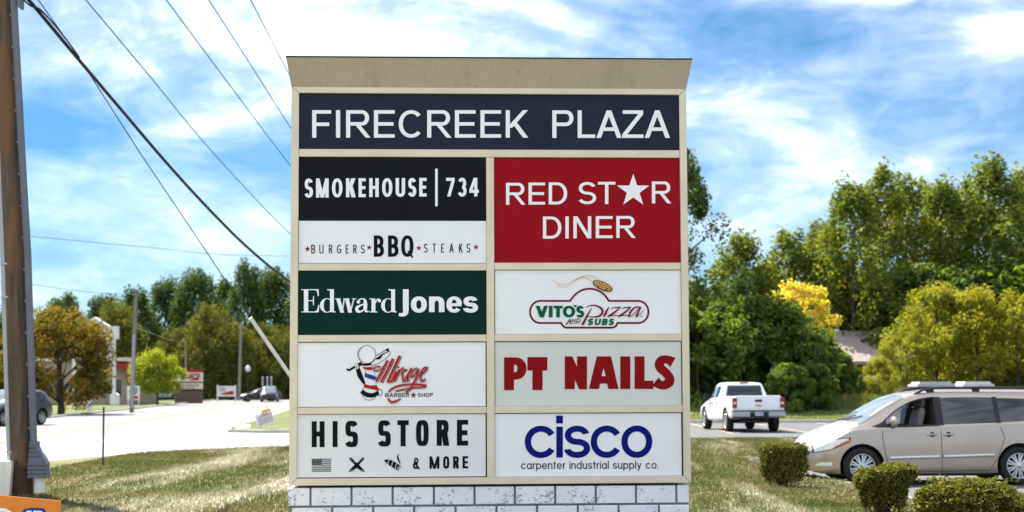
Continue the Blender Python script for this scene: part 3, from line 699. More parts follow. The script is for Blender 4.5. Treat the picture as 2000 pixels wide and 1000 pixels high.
for q, (x, y) in enumerate(((-95, -3), (-70, 18), (-60, -20), (-30, 5), (-20, -28), (0, 24), (15, -8), (45, 12), (50, -20), (80, 8), (100, -8), (-45, 30), (70, 26))):
    k.layer = 12 + q; c, s = math.cos(R_(24)), math.sin(R_(24)); k.disc(1190 + x * c - y * s, 200 + x * s + y * c, 15, 8, 24 + rng.uniform(-20, 20), 12)
k.build('pizza_disc', [M['black_vinyl'], M['gold_vinyl'], M['brown_vinyl']], p)
k = Ink(1010, 530, 7.143); k.rect(1712, 618, 1728, 622); k.rect(1718, 622, 1722, 633); k.rect(1731, 618, 1735, 633); k.rect(1745, 618, 1749, 633); k.diag(1734, 619, 1740, 630, 4); k.diag(1746, 619, 1740, 630, 4)
k.build('trade_mark', M['black_vinyl'], p)

# barber panel
p = panel(M['white_panel'], 580.5, 949.5, 668, 795, 'white panel with a barber pole logo reading Mirage BARBER SHOP')
k = Ink(650, 660, 7.141); k.mi = 0
k.ring(345, 102, 602, 358, 7, 6); k.ring(360, 116, 588, 344, 5, 3, 120, 240)
k.poly([(385, 345), (430, 360), (545, 350), (540, 380), (470, 390), (398, 385)])
k.stroke([(345, 405), (378, 520), (442, 640)], [50, 72, 30], smooth=4)
k.stroke([(192, 436), (235, 446), (290, 412), (350, 382), (402, 348)], [26, 30, 30, 50, 40], smooth=5)
k.stroke([(398, 742), (470, 790), (560, 800), (640, 758)], [60, 64, 60, 54], smooth=5)
k.stroke([(410, 800), (440, 845), (510, 868), (570, 850), (605, 815)], 6, smooth=4)
k.ring(612, 708, 692, 812, 8, 8); k.stroke([(600, 250), (680, 205), (765, 150)], 9); k.disc(765, 166, 20, 22)
k.stroke([(598, 292), (650, 276), (700, 225), (780, 190)], [16, 40, 14, 6], smooth=4)
k.stroke([(540, 392), (640, 350), (740, 285), (795, 230), (804, 200), (775, 183)], 7, smooth=5); k.stroke([(545, 345), (600, 290)], 7)
k.stroke([(462, 448), (452, 486)], 4); k.stroke([(577, 460), (590, 530)], 4); k.stroke([(603, 600), (606, 660)], 4); k.stroke([(440, 690), (412, 725)], 4)
row(k, 'BARBER', [(730, 783), (792, 846), (856, 902), (912, 958), (968, 1012), (1020, 1068)], 770, 825, 10, 9); row(k, 'SHOP', [(1185, 1228), (1240, 1284), (1294, 1342), (1352, 1396)], 768, 823, 10, 9)
k.star(1125, 798, 46, 0)
k.mi = 3; k.layer = 14; k.disc(332, 390, 26, 46, -20); k.mi = 0; k.layer = 18; k.disc(330, 402, 8, 10)
k.mi = 1; k.layer = 16
k.poly([(408, 396), (450, 408), (562, 404), (550, 447), (492, 446), (442, 438)]); k.poly([(440, 640), (520, 664), (610, 658), (655, 738), (560, 718), (428, 690)])
k.layer = 26; k.star(1125, 798, 34, 0)
k.mi = 2; k.layer = 20; k.poly([(450, 480), (480, 500), (530, 512), (617, 545), (600, 594), (520, 570), (443, 542)])
k.build('logo', [M['black_vinyl'], M['scarlet_vinyl'], M['sky_vinyl'], M['grey_panel']], p)
W_ = [([(660, 402), (612, 396), (565, 420), (580, 452), (640, 446), (700, 408), (762, 316)], 17), ([(762, 312), (690, 455), (605, 605)], 32), ([(838, 290), (760, 455), (672, 618)], 34), ([(935, 248), (850, 430), (765, 622)], 36),
      ([(885, 470), (832, 580), (802, 615)], 30), ([(905, 392), (898, 412)], 30), ([(930, 440), (884, 540), (852, 612)], 28), ([(905, 505), (955, 435), (985, 415)], 22),
      ([(1030, 440), (966, 478), (975, 560), (985, 612)], 24), ([(985, 612), (1040, 520), (1095, 418)], 22), ([(1098, 420), (1046, 530), (1042, 606)], 28),
      ([(1170, 420), (1105, 462), (1090, 540), (1140, 515), (1190, 430)], 20), ([(1190, 425), (1165, 545), (1090, 690), (1012, 758)], [26, 26, 28, 20]), ([(1205, 530), (1290, 450), (1308, 415), (1262, 428), (1216, 520), (1232, 598), (1288, 572)], 24),
      ([(1300, 665), (1150, 645), (960, 655), (830, 700), (775, 756)], [32, 26, 22, 20, 16]), ([(872, 740), (1000, 712), (1150, 690), (1290, 682)], 18), ([(765, 842), (800, 886), (860, 886), (940, 845)], [16, 26, 24, 12])]
k = Ink(650, 660, 7.141, -.0125); ad = lambda w, d: [q + d for q in w] if hasattr(w, '__len__') else w + d
k.mi = 0
for pts, wd in W_: k.layer = 0; k.stroke([(x + 6, y + 3) for x, y in pts], ad(wd, 14), smooth=4)
k.mi = 1
for j, (pts, wd) in enumerate(W_): k.layer = 4 + j % 3; k.stroke(pts, ad(wd, 7), smooth=4)
k.mi = 2
for j, (pts, wd) in enumerate(W_): k.layer = 10 + j; k.stroke(pts, wd, smooth=4)
k.build('script_lettering', [M['black_vinyl'], M['white_vinyl'], M['scarlet_vinyl']], p)

# nails panel
p = panel(M['grey_panel'], 966, 1331.5, 666.5, 793, 'greyish white panel reading PT NAILS in fat red letters')
k = Ink(950, 660, 5)
k.rect(172, 190, 269, 510); k.ring(180, 190, 391, 406, 88, 72, -90, 90, 2.1); k.rect(268, 190, 287, 262); k.rect(268, 334, 287, 406)
k.layer = 0; k.rect(400, 187, 595, 318); k.rect(449, 318, 548, 509)
k.poly([(765, 180), (838, 180), (885, 282), (885, 180), (982, 180), (982, 502), (908, 502), (862, 408), (862, 499), (765, 499)])
k.poly([(1078, 180), (1216, 180), (1290, 498), (1191, 498), (1179, 445), (1110, 445), (1100, 498), (1000, 498)])
k.rect(1307, 180, 1405, 498); k.rect(1447, 180, 1543, 498); k.rect(1543, 418, 1630, 498)
k.layer = 0
k.stroke([(1822, 238), (1770, 212), (1712, 216), (1688, 258), (1706, 300), (1752, 340), (1786, 390), (1782, 432), (1740, 460), (1690, 455), (1650, 425)], [104, 78, 82, 90, 88, 84, 90, 96, 84, 82, 100], smooth=5)
k.mi = 1; k.layer = 20; k.poly([(1124, 372), (1143, 298), (1164, 372)])
k.build('lettering', [M['red_vinyl'], M['grey_panel']], p)

# his store panel
p = panel(M['his_panel'], 579.5, 949.5, 808, 932.5, 'dull white panel reading HIS STORE & MORE with a flag, knives and a cigar')
k = Ink(560, 790, 4.7625)
row(k, 'HIS', [(233, 352), (427, 473), (543, 662)], 157, 397, 46, 46, 3.2, 152, 396); row(k, 'STORE', [(848, 967), (1030, 1135), (1203, 1320), (1395, 1513), (1583, 1687)], 148, 391, 47, 45, 3.2, 142, 381)
k.W.append([]); glyph(k, '&', 1173, 495, 1240, 600, 19, 18); row(k, 'MORE', [(1328, 1420), (1455, 1512), (1547, 1603), (1635, 1687)], 483, 598, 22, 21, 3, 480, 594)
k.build('lettering', M['black_vinyl'], p)
k = Ink(560, 790, 4.7625)
for j, y in enumerate((505, 523.5, 542, 560.5, 579, 597.5, 615)): k.rect(323 if j < 4 else 234, y, 414, y + 8)
k.layer = 10; k.rect(234, 505, 324, 567); k.mi = 1
for a in range(5):
    for b in range(7): k.layer = 16; k.disc(243 + b * 12, 512 + a * 12, 2.6, 2.6, 0, 6)
k.build('flag_icon', [M['black_vinyl'], M['his_panel']], p)
k = Ink(560, 790, 4.7625)
for s in (1, -1):
    X = lambda x: 652 + s * (x - 652)
    k.layer = 0; k.mi = 0
    k.stroke([(X(588), 497), (X(612), 522), (X(640), 552)], [24, 26, 22]); k.poly([(X(x), y) for x, y in ((632, 556), (652, 538), (700, 590), (722, 612), (726, 628), (690, 622), (660, 600))])
    k.mi = 1; k.layer = 20
    k.stroke([(X(660), 598), (X(690), 613), (X(716), 620)], 3.5); k.disc(X(600), 510, 3.5, 3.5, 0, 8); k.disc(X(622), 532, 3.5, 3.5, 0, 8)
k.build('knives_icon', [M['black_vinyl'], M['his_panel']], p)
k = Ink(560, 790, 4.7625)
k.stroke([(908, 520), (935, 527), (975, 547), (1015, 573), (1050, 594)], [8, 40, 54, 54, 48]); k.stroke([(1043, 462), (1032, 490), (1045, 525), (1056, 556)], [3, 16, 15, 4], smooth=5)
k.mi = 1; k.layer = 12
for x, y in ((943, 530), (978, 548), (1012, 570)): k.stroke([(x + 14, y - 26), (x + 2, y), (x - 2, y + 30)], 5)
k.ring(1030, 575, 1058, 614, 5, 5); k.disc(1046, 596, 4, 6)
k.build('cigar_icon', [M['black_vinyl'], M['his_panel']], p)

# cisco panel
p = panel(M['white_panel'], 966, 1332, 806.5, 931, 'white panel reading cisco in blue over carpenter industrial supply co.')
k = Ink(950, 790, 4.7625)
row(k, 'csco', [(357, 650), (722, 965), (970, 1260), (1255, 1543)], 198, 498, 59, 56, 2.05, 195, 495)
k.layer = 0; k.rect(650, 205, 711, 494); k.rect(648, 103, 711, 176)
k.build('lettering', M['blue_vinyl'], p)
k = Ink(950, 790, 4.7625); WD = dict(c=.9, a=.95, r=.46, p=.95, e=.96, n=.84, t=.48, i=.17, d=.95, u=.84, s=.78, l=.17, y=.88, o=.98)
WD['.'] = .17; txt = 'carpenter industrial supply co.'; tot = sum(WD.get(c, .42) + .2 for c in txt) - .2; u = 1277 / tot; x = 323
k.W.append([])
for c in txt:
    if c == ' ': k.W.append([])
    if c != ' ': glyph(k, c, x, 547 - 3 * (x - 323) / 1277, x + WD[c] * u, 601 - 5 * (x - 323) / 1277, 9, 8.5, 2.1)
    x += (WD.get(c, .42) + .2) * u
k.build('small_lettering', M['black_vinyl'], p)
# ------------------------------------------------------------------ vehicles
def paint(name, col, metal=0.0, rough=.32, coat=.6):
    m = mat(name, col, rough, metal, var=.03, scale=2.0, coat=coat, spec=.5); m.node_tree.nodes['Principled BSDF'].inputs['Coat Roughness'].default_value = .06; return m
M['champagne'] = paint('champagne_paint', (.43, .37, .315), .55)
M['white_car'] = paint('white_paint', (.78, .79, .81))
M['silver_car'] = paint('silver_paint', (.55, .56, .58), .5)
M['dark_car'] = paint('charcoal_paint', (.035, .037, .042), .3)
M['glass'] = mat('tinted_glass', (.012, .013, .016), .04, var=.1, spec=.7)
M['reflection_glass'] = mat('glass_painted_reflection', (.17, .20, .21), .03, var=.05, spec=1.0)  # pale base colour stands in for bright cloud reflected in the glass
M['trim'] = mat('black_trim', (.018, .018, .02), .5)
M['tyre'] = mat('tyre_rubber', (.018, .017, .017), .8, bump=.1)
M['alloy'] = mat('alloy', (.55, .55, .56), .28, .8, var=.05)
M['chrome'] = mat('chrome', (.72, .73, .75), .12, .95, var=.03)
M['steel'] = mat('bumper_steel', (.36, .37, .40), .3, .7, var=.05)
M['cabin'] = mat('cabin_trim', (.05, .043, .038), .8)
M['seat'] = mat('leather_seat', (.17, .15, .14), .42)
M['red_lens'] = mat('red_lens', (.38, .012, .012), .15, spec=.6)
M['dark_red_lens'] = mat('dark_red_lens', (.16, .008, .01), .15, spec=.6)
M['clear_lens'] = mat('clear_lens', (.80, .81, .80), .1, spec=.7)
M['amber_lens'] = mat('amber_lens', (.55, .14, .02), .15)
M['plate'] = mat('plate_white', (.60, .64, .72), .4)
M['gold'] = mat('gold_badge', (.62, .42, .12), .3, .5)
def pchip(P):
    x = np.array([p[0] for p in P], float); y = np.array([p[1] for p in P], float); h = np.diff(x); d = np.diff(y) / h; m = np.zeros(len(x))
    m[0], m[-1] = d[0], d[-1]
    for i in range(1, len(x) - 1):
        if d[i - 1] * d[i] > 0:
            a, b = 2 * h[i] + h[i - 1], h[i] + 2 * h[i - 1]; m[i] = (a + b) / (a / d[i - 1] + b / d[i])
    def f(t):
        i = int(np.clip(np.searchsorted(x, t) - 1, 0, len(x) - 2)); s = min(1, max(0, (t - x[i]) / h[i])); s2, s3 = s * s, s ** 3
        return float((2 * s3 - 3 * s2 + 1) * y[i] + (s3 - 2 * s2 + s) * h[i] * m[i] + (-2 * s3 + 3 * s2) * y[i + 1] + (s3 - s2) * h[i] * m[i + 1])
    return f
class Body:                     # a car body lofted from cross-sections; x runs from nose to tail
    def __init__(s, L, top, belt, half, roof, bot, sill=.02):
        s.L = L; s.top, s.belt, s.half, s.roof, s.bot = map(pchip, (top, belt, half, roof, bot)); s.sill = sill
    def section(s, x):
        zt, zl, w, r, zb = s.top(x), s.belt(x), s.half(x), s.roof(x), s.bot(x)
        zl = min(zl, zt - .05); r = min(r, w - .02); hg = zt - zl
        c = [(0, zb), (w * .6, zb), (w - .10, zb + .01), (w - .035, zb + .07), (w - .008, zb + .3 * (zl - zb)), (w, zb + .62 * (zl - zb)), (w - .02, zl - .03), (w - .035, zl)]
        k = min(1, hg / .35); e = min(.12, hg * .5)
        c += [(w - .035 + (r - w + .035) * .5 * k - .02 * (1 - k), zl + (hg - e) * .5), (w - .035 + (r - w + .035) * k * .96 - .05 * (1 - k), zt - e), (min(r, w - .08) - .07, zt - e * .32), (r * .72, zt - e * .10), (r * .4, zt - .004), (0, zt)]
        return catmull(c, 4)
    def side(s, x, z):
        c = s.section(x)[8:46]
        for a, b in zip(c[:-1], c[1:]):
            if a[1] <= z <= b[1] and b[1] > a[1]: return a[0] + (b[0] - a[0]) * (z - a[1]) / (b[1] - a[1])
        return min(c, key=lambda q: abs(q[1] - z))[0]
    def up(s, x, y):
        c = s.section(x)[-26:][::-1]
        for a, b in zip(c[:-1], c[1:]):
            if a[0] <= y <= b[0] and b[0] > a[0]: return a[1] + (b[1] - a[1]) * (y - a[0]) / (b[0] - a[0])
        return c[-1][1]
    def shell(s, xs):
        mb = MB(); rows = []
        for x in xs:
            c = s.section(x); rows.append([(x, y, z) for y, z in c] + [(x, -y, z) for y, z in c[-2:0:-1]])
        n = len(rows[0]); vs = [p for r in rows for p in r]
        mb.add(vs, [(i * n + k, i * n + (k + 1) % n, (i + 1) * n + (k + 1) % n, (i + 1) * n + k) for i in range(len(rows) - 1) for k in range(n)], 0, True)
        for r, xx in ((rows[0], xs[0] - .015), (rows[-1], xs[-1] + .015)):
            zc = mean(r[0][2], r[len(r) // 2][2]); N = 5
            rr = [[(xx + (r[0][0] - xx) * (1 - (j / N) ** 2) if True else 0, y * (1 - j / N * .98), zc + (z - zc) * (1 - j / N * .98)) for _, y, z in r] for j in range(N + 1)]
            mb.add([p for q in rr for p in q], [(i * n + k, i * n + (k + 1) % n, (i + 1) * n + (k + 1) % n, (i + 1) * n + k) for i in range(N) for k in range(n)] + [[N * n + k for k in range(n)]], 0, True)
        bm = bmesh.new(); me = mb.mesh('body', []); bm.from_mesh(me); bmesh.ops.remove_doubles(bm, verts=bm.verts, dist=.0004); bmesh.ops.recalc_face_normals(bm, faces=bm.faces); bm.to_mesh(me); bm.free()
        return me
    def side_patch(s, xs, lo, hi, off=.004, nz=8, sg=-1, thick=0):     # a sheet hugging the flank between two curves
        P = []
        for x in xs:
            a, b = lo(x), hi(x); P.append([(x, sg * (s.side(x, z) + off), z) for z in np.linspace(a, b, nz)])
        mb = MB(); mb.grid(P, flip=sg < 0); return mb
    def top_patch(s, xs, yf, off=.005, ny=14, y0=None):
        P = []
        for x in xs:
            a = -yf(x) if y0 is None else y0(x); P.append([(x - off * .5, y, s.up(x, abs(y)) + off) for y in np.linspace(a, yf(x), ny)])
        mb = MB(); mb.grid(P); return mb
def carve(me, cutters, mats):
    o = bpy.data.objects.new('body_tmp', me); COL.objects.link(o)
    for m in mats: me.materials.append(m)
    tmp = []
    for cb, mi in cutters:
        cm = cb.mesh('cut', mats); 
        for p in cm.polygons: p.material_index = mi
        c = bpy.data.objects.new('cut_tmp', cm); COL.objects.link(c); tmp.append(c)
        md = o.modifiers.new('b', 'BOOLEAN'); md.operation = 'DIFFERENCE'; md.object = c; md.solver = 'EXACT'; md.material_mode = 'INDEX'
    bpy.context.view_layer.update()
    out = bpy.data.meshes.new_from_object(o.evaluated_get(bpy.context.evaluated_depsgraph_get()))
    bpy.data.objects.remove(o)
    for c in tmp: bpy.data.objects.remove(c)
    bm = bmesh.new(); bm.from_mesh(out)
    for f in bm.faces: f.smooth = True
    for e in bm.edges:
        if len(e.link_faces) == 2 and e.calc_face_angle(0) > R_(32): e.smooth = False
    bm.to_mesh(out); bm.free()
    return out
def wheel(parent, x, y, r, wd, spokes=9, double=True, sg=-1):
    mb = MB(); h = wd / 2
    mb.lathe([(r * .66, -h * .9), (r * .80, -h), (r * .93, -h * .96), (r, -h * .7), (r, h * .7), (r * .93, h * .96), (r * .8, h), (r * .66, h * .9)], axis='Y', n=40, m=0)
    mb.lathe([(r * .66, -h * .88), (r * .60, -h * .3), (r * .60, h * .3), (r * .66, h * .88)], axis='Y', n=40, m=0)
    mb.lathe([(.001, sg * h * .25), (r * .62, sg * h * .25)], axis='Y', n=40, m=1)
    o = mb.build('wheel', [M['tyre'], M['trim']], parent); o.location = (x, y, r)
    mb = MB(); f = sg * h
    mb.lathe([(r * .67, f * .80), (r * .68, f * .95), (r * .65, f * .97), (r * .62, f * .80), (r * .61, f * .45)], axis='Y', n=40)
    mb.lathe([(.001, f * .92), (r * .10, f * .92), (r * .16, f * .80), (r * .17, f * .5)], axis='Y', n=20)
    for k in range(spokes):
        for da in ((-.13, .13) if double else (0,)):
            a = 2 * math.pi * k / spokes + da; c, s = math.cos(a), math.sin(a); wv = r * (.038 if double else .07)
            q = [(r * .12, -wv), (r * .12, wv), (r * .64, wv * 1.15), (r * .64, -wv * 1.15)]
            vs = [(u * c - v * s, f * (.86 if u < r * .3 else .80), u * s + v * c) for u, v in q] + [(u * c - v * s, f * .55, u * s + v * c) for u, v in q]
            mb.add(vs, [(0, 1, 2, 3), (0, 1, 5, 4), (1, 2, 6, 5), (2, 3, 7, 6), (3, 0, 4, 7)])
    mb.build('rim', M['alloy'], o); return o
def arch_cut(x, r, y0, y1): mb = MB(); mb.lathe([(.001, y0), (r, y0), (r, y1), (.001, y1)], c=(x, 0, r * .88), axis='Y', n=40, smooth=False); return mb
def join(name, parts, mats, parent):
    mb = MB()
    for p, m in parts: mb.add(p.v, p.f, m, True)
    return mb.build(name, mats, parent, fix=False)
def seam(b, pts, parent, sg=-1, w=.010, off=.003):
    mb = MB()
    for (x0, z0), (x1, z1) in zip(pts[:-1], pts[1:]):
        dx, dz = x1 - x0, z1 - z0; l = math.hypot(dx, dz); nx, nz = -dz / l * w / 2, dx / l * w / 2; n = max(2, int(l / .06)); P = []
        for i in range(n + 1):
            x, z = x0 + dx * i / n, z0 + dz * i / n
            P.append([(x + a * nx, sg * (b.side(x + a * nx, z + a * nz) + off), z + a * nz) for a in (-1, 1)])
        mb.grid(P)
    return mb
def bead(b, x0, x1, z0, z1, h, th, m, name, parent, sg=-1):       # moulding that stands proud of the flank
    P = []
    for x in np.linspace(x0, x1, 14):
        z = z0 + (z1 - z0) * (x - x0) / (x1 - x0); P.append([(x, sg * (b.side(x, z + dz) + o), z + dz) for dz, o in ((-h / 2, .001), (-h * .35, th), (h * .35, th), (h / 2, .001))])
    mb = MB(); mb.grid(P); return mb.build(name, m, parent, fix=False)

def minivan():
    t = thing('minivan', 'champagne beige minivan with tinted rear windows parked behind the clipped shrubs', 'car')
    b = Body(5.08, top=[(0, .72), (.08, .83), (.3, .95), (.7, 1.08), (.90, 1.14), (1.25, 1.36), (1.78, 1.62), (2.05, 1.69), (2.6, 1.74), (4.2, 1.73), (4.75, 1.66), (4.95, 1.40), (5.04, 1.02), (5.08, .70)],
             belt=[(0, .60), (.4, .80), (.9, 1.01), (2.15, 1.06), (4.4, 1.12), (4.9, 1.10), (5.08, .66)],
             half=[(0, .58), (.12, .76), (.35, .88), (.8, .96), (1.5, .98), (4.2, .98), (4.75, .95), (4.98, .86), (5.08, .74)],
             roof=[(0, .5), (.7, .78), (.95, .80), (1.84, .70), (2.3, .68), (4.3, .67), (4.8, .66), (5.08, .6)],
             bot=[(0, .30), (.3, .21), (.8, .19), (4.4, .20), (4.8, .26), (5.08, .34)])
    xs = sorted(set(list(np.linspace(0, 1.2, 22)) + list(np.linspace(1.2, 5.08, 56)) + [.03, .07, 5.05]))
    FA, RA, r = .98, 3.86, .345
    wlo = pchip([(1.37, 1.08), (1.65, 1.08), (2.37, 1.10)]); whi = pchip([(1.37, 1.12), (1.65, 1.34), (1.95, 1.50), (2.15, 1.555), (2.37, 1.585)])
    wx = list(np.linspace(1.45, 2.37, 16)); cut = MB()
    cut.prism([(x, wlo(x)) for x in wx] + [(x, whi(x)) for x in wx[::-1]], lambda a, c, h: (a, h, c), -1.2, 1.2)
    cuts = [(cut, 1)]
    for x in (FA, RA): cuts += [(arch_cut(x, .405, -1.3, -.66), 2), (arch_cut(x, .405, .66, 1.3), 2)]
    link_mesh('body', carve(b.shell(xs), cuts, [M['champagne'], M['cabin'], M['trim']]), t)
    for sg in (-1, 1):
        P = b.side_patch(np.linspace(2.50, 3.46, 14), pchip([(2.4, 1.10), (3.5, 1.13)]), pchip([(2.4, 1.585), (3.05, 1.595), (3.5, 1.585)]), .004, 8, sg); P.build('sliding_door_window', M['glass'], t, fix=False)
        P = b.side_patch(np.linspace(3.55, 4.60, 16), pchip([(3.5, 1.135), (4.7, 1.19)]), pchip([(3.5, 1.58), (4.1, 1.56), (4.35, 1.48), (4.6, 1.24)]), .004, 8, sg); P.build('quarter_window', M['glass'], t, fix=False)
        P = b.side_patch(np.linspace(2.37, 2.50, 4), pchip([(2.3, 1.08), (2.6, 1.09)]), pchip([(2.3, 1.60), (2.6, 1.605)]), .003, 8, sg); Q = b.side_patch(np.linspace(3.46, 3.55, 4), pchip([(3.4, 1.12), (3.7, 1.13)]), pchip([(3.4, 1.60), (3.7, 1.60)]), .003, 8, sg)
        ed = seam(b, [(x, wlo(x) - .012) for x in np.linspace(1.25, 2.41, 8)], t, sg, .03); e2 = seam(b, [(x, whi(x) + .012) for x in np.linspace(1.41, 2.39, 12)], t, sg, .022)
        P3 = b.side_patch(np.linspace(1.18, 1.45, 8), pchip([(1.18, 1.065), (1.45, 1.075)]), pchip([(1.18, 1.075), (1.31, 1.12), (1.45, 1.19)]), .004, 4, sg)
        join('window_surround', [(P, 0), (Q, 0), (ed, 0), (e2, 0), (P3, 0)], M['trim'], t)
        s1 = seam(b, [(1.36, 1.05), (1.36, .80), (1.42, .5), (1.48, .30)], t, sg); s2 = seam(b, [(2.43, 1.07), (2.44, .6), (2.44, .26)], t, sg); s3 = seam(b, [(3.52, 1.11), (3.60, .85), (3.46, .48), (3.34, .30)], t, sg)
        s4 = seam(b, [(1.48, .27), (2.44, .255), (3.34, .27)], t, sg)
        join('door_seams', [(s1, 0), (s2, 0), (s3, 0), (s4, 0)], M['trim'], t)
        bead(b, 1.48, 2.40, .50, .52, .06, .022, M['silver_car'], 'side_moulding', t, sg); bead(b, 2.47, 3.40, .52, .545, .06, .022, M['silver_car'], 'side_moulding', t, sg)
        for hx in (2.27, 2.57):
            y = sg * (b.side(hx, .92) + .02); mb = MB(); mb.tube([(hx - .09, y - sg * .018, .915), (hx - .05, y, .92), (hx + .05, y, .925), (hx + .09, y - sg * .018, .925)], .017, 8); mb.lathe([(.001, 0), (.05, 0)], c=(hx, sg * (b.side(hx, .92) + .003), .92), axis='Y', n=16, m=1)
            mb.build('door_handle', [M['champagne'], M['trim']], t, fix=False)
        mb = MB(); y = sg * (b.side(1.6, 1.1)); mb.lathe([(.001, -.055), (.075, -.05), (.10, -.01), (.098, .03), (.07, .055), (.001, .06)], axis='X', n=20); 
        mb.v = [(p[0] + 1.55, p[1] * 1.2 + y + sg * .15, p[2] * .95 + 1.16) for p in mb.v]; mb.box((1.57, y + sg * .04, 1.10), (.08, .12, .05), 0); mb.build('wing_mirror', M['champagne'], t)
        # lamps
        P = b.side_patch(np.linspace(.14, .74, 12), pchip([(.1, .60), (.4, .66), (.75, .80)]), pchip([(.1, .70), (.4, .825), (.75, .86)]), .008, 6, sg); Q = b.side_patch(np.linspace(.11, .78, 12), pchip([(.1, .585), (.4, .645), (.78, .795)]), pchip([(.1, .715), (.4, .84), (.78, .875)]), .004, 6, sg); join('headlight', [(P, 0), (Q, 1)], [M['clear_lens'], M['trim']], t)
        P = b.side_patch(np.linspace(.46, .78, 8), pchip([(.46, .675), (.78, .80)]), pchip([(.46, .69), (.65, .795), (.78, .845)]), .011, 4, sg); P.build('indicator', M['amber_lens'], t, fix=False)
        P = b.side_patch(np.linspace(.16, .44, 8), lambda x: .36, pchip([(.16, .38), (.25, .425), (.44, .43)]), .006, 4, sg); P.build('fog_light', M['clear_lens'], t, fix=False)
        P = b.side_patch(np.linspace(4.82, 5.02, 6), lambda x: .80, lambda x: 1.15, .006, 6, sg); P.build('tail_light', M['red_lens'], t, fix=False)
        mb = MB(); yr = sg * .60; mb.tube([(2.05, yr, b.up(2.05, .6) - .01), (2.22, yr, b.up(2.22, .6) + .05), (2.5, yr, b.up(2.5, .6) + .065), (4.2, yr, b.up(4.2, .6) + .065), (4.5, yr, b.up(4.5, .6) + .045), (4.66, yr, b.up(4.6, .6) - .01)], .022, 8)
        for x in (2.35, 3.2, 4.2): mb.box((x, yr, b.up(x, .6) + .02), (.14, .035, .09))
        mb.build('roof_rail', M['trim'], t)
        P = b.side_patch(np.linspace(4.18, 4.38, 8), lambda x: .86, lambda x: 1.02, .003, 5, sg); F_ = seam(b, [(4.18, .86), (4.38, .86), (4.38, 1.02), (4.18, 1.02), (4.18, .86)], t, sg, .008, .005); F_.build('fuel_flap', M['trim'], t, fix=False)
    b.top_patch(np.linspace(.95, 1.84, 18), pchip([(.95, .84), (1.25, .78), (1.84, .66)]), .006, 20).build('windscreen', M['reflection_glass'], t, fix=False)
    mb = MB(); mb.tube([(.92, .7, 1.165), (.98, .1, 1.21), (1.05, -.25, 1.265)], .012, 6); mb.build('wiper', M['trim'], t); mb = MB(); mb.tube([(.92, 0, 1.18), (.99, -.4, 1.22), (1.07, -.62, 1.26)], .012, 6); mb.build('wiper', M['trim'], t)
    mb = MB(); mb.tube([(-.03, -.36, .62), (-.045, 0, .63), (-.03, .36, .62)], .028, 8, 0); mb.tube([(-.015, -.34, .68), (-.035, 0, .69), (-.015, .34, .68)], .02, 8, 1); mb.box((-.01, 0, .40), (.03, .9, .10), 0); mb.build('grille', [M['trim'], M['chrome']], t)
    for sg in (-1, 1):
        for x in (FA, RA): wheel(t, x, sg * .865, r, .22, 9, True, sg)
        mb = MB(); sy = sg * .38
        def pad(c, d, ry, m, k=.72):
            r_ = Matrix.Rotation(R_(ry), 3, 'Y'); x_, y_, z_ = (q / 2 for q in d); c = Vector(c)
            rr = [[c + r_ @ Vector((a * x_, b2 * y_ * f, cc * z_ * f)) for b2, cc in ((-1, -.7), (-.8, -1), (.8, -1), (1, -.7), (1, .7), (.8, 1), (-.8, 1), (-1, .7))] for a, f in ((-1, .82), (-.55, 1), (.55, 1), (1, .82))]
            mb.add([p for q in rr for p in q], [(i * 8 + j, i * 8 + (j + 1) % 8, i * 8 + 8 + (j + 1) % 8, i * 8 + 8 + j) for i in range(3) for j in range(8)] + [tuple(range(8)), tuple(range(24, 32))], m, False)
        pad((2.14, sy, 1.10), (.15, .50, .62), 14, 0); pad((2.245, sy, 1.49), (.10, .27, .17), 8, 0); pad((1.86, sy, .86), (.5, .5, .14), -6, 0)
        for q in (-.07, .07): mb.tube([(2.21, sy + q, 1.38), (2.23, sy + q, 1.44)], .008, 5, 1)
        mb.build('seat', [M['seat'], M['chrome']], t)
    mb = MB(); mb.tube([(1.67, -.38, 1.04), (1.65, -.38, 1.05)], .19, 20); mb.build('steering_wheel', M['trim'], t)
    mb = MB(); mb.bbox((.7, -.7, .16), (4.5, .7, .26)); mb.build('underbody', M['trim'], t)
    return t
van = minivan(); van.location = (5.34, 30.9, .01); van.rotation_euler = (0, 0, R_(2))

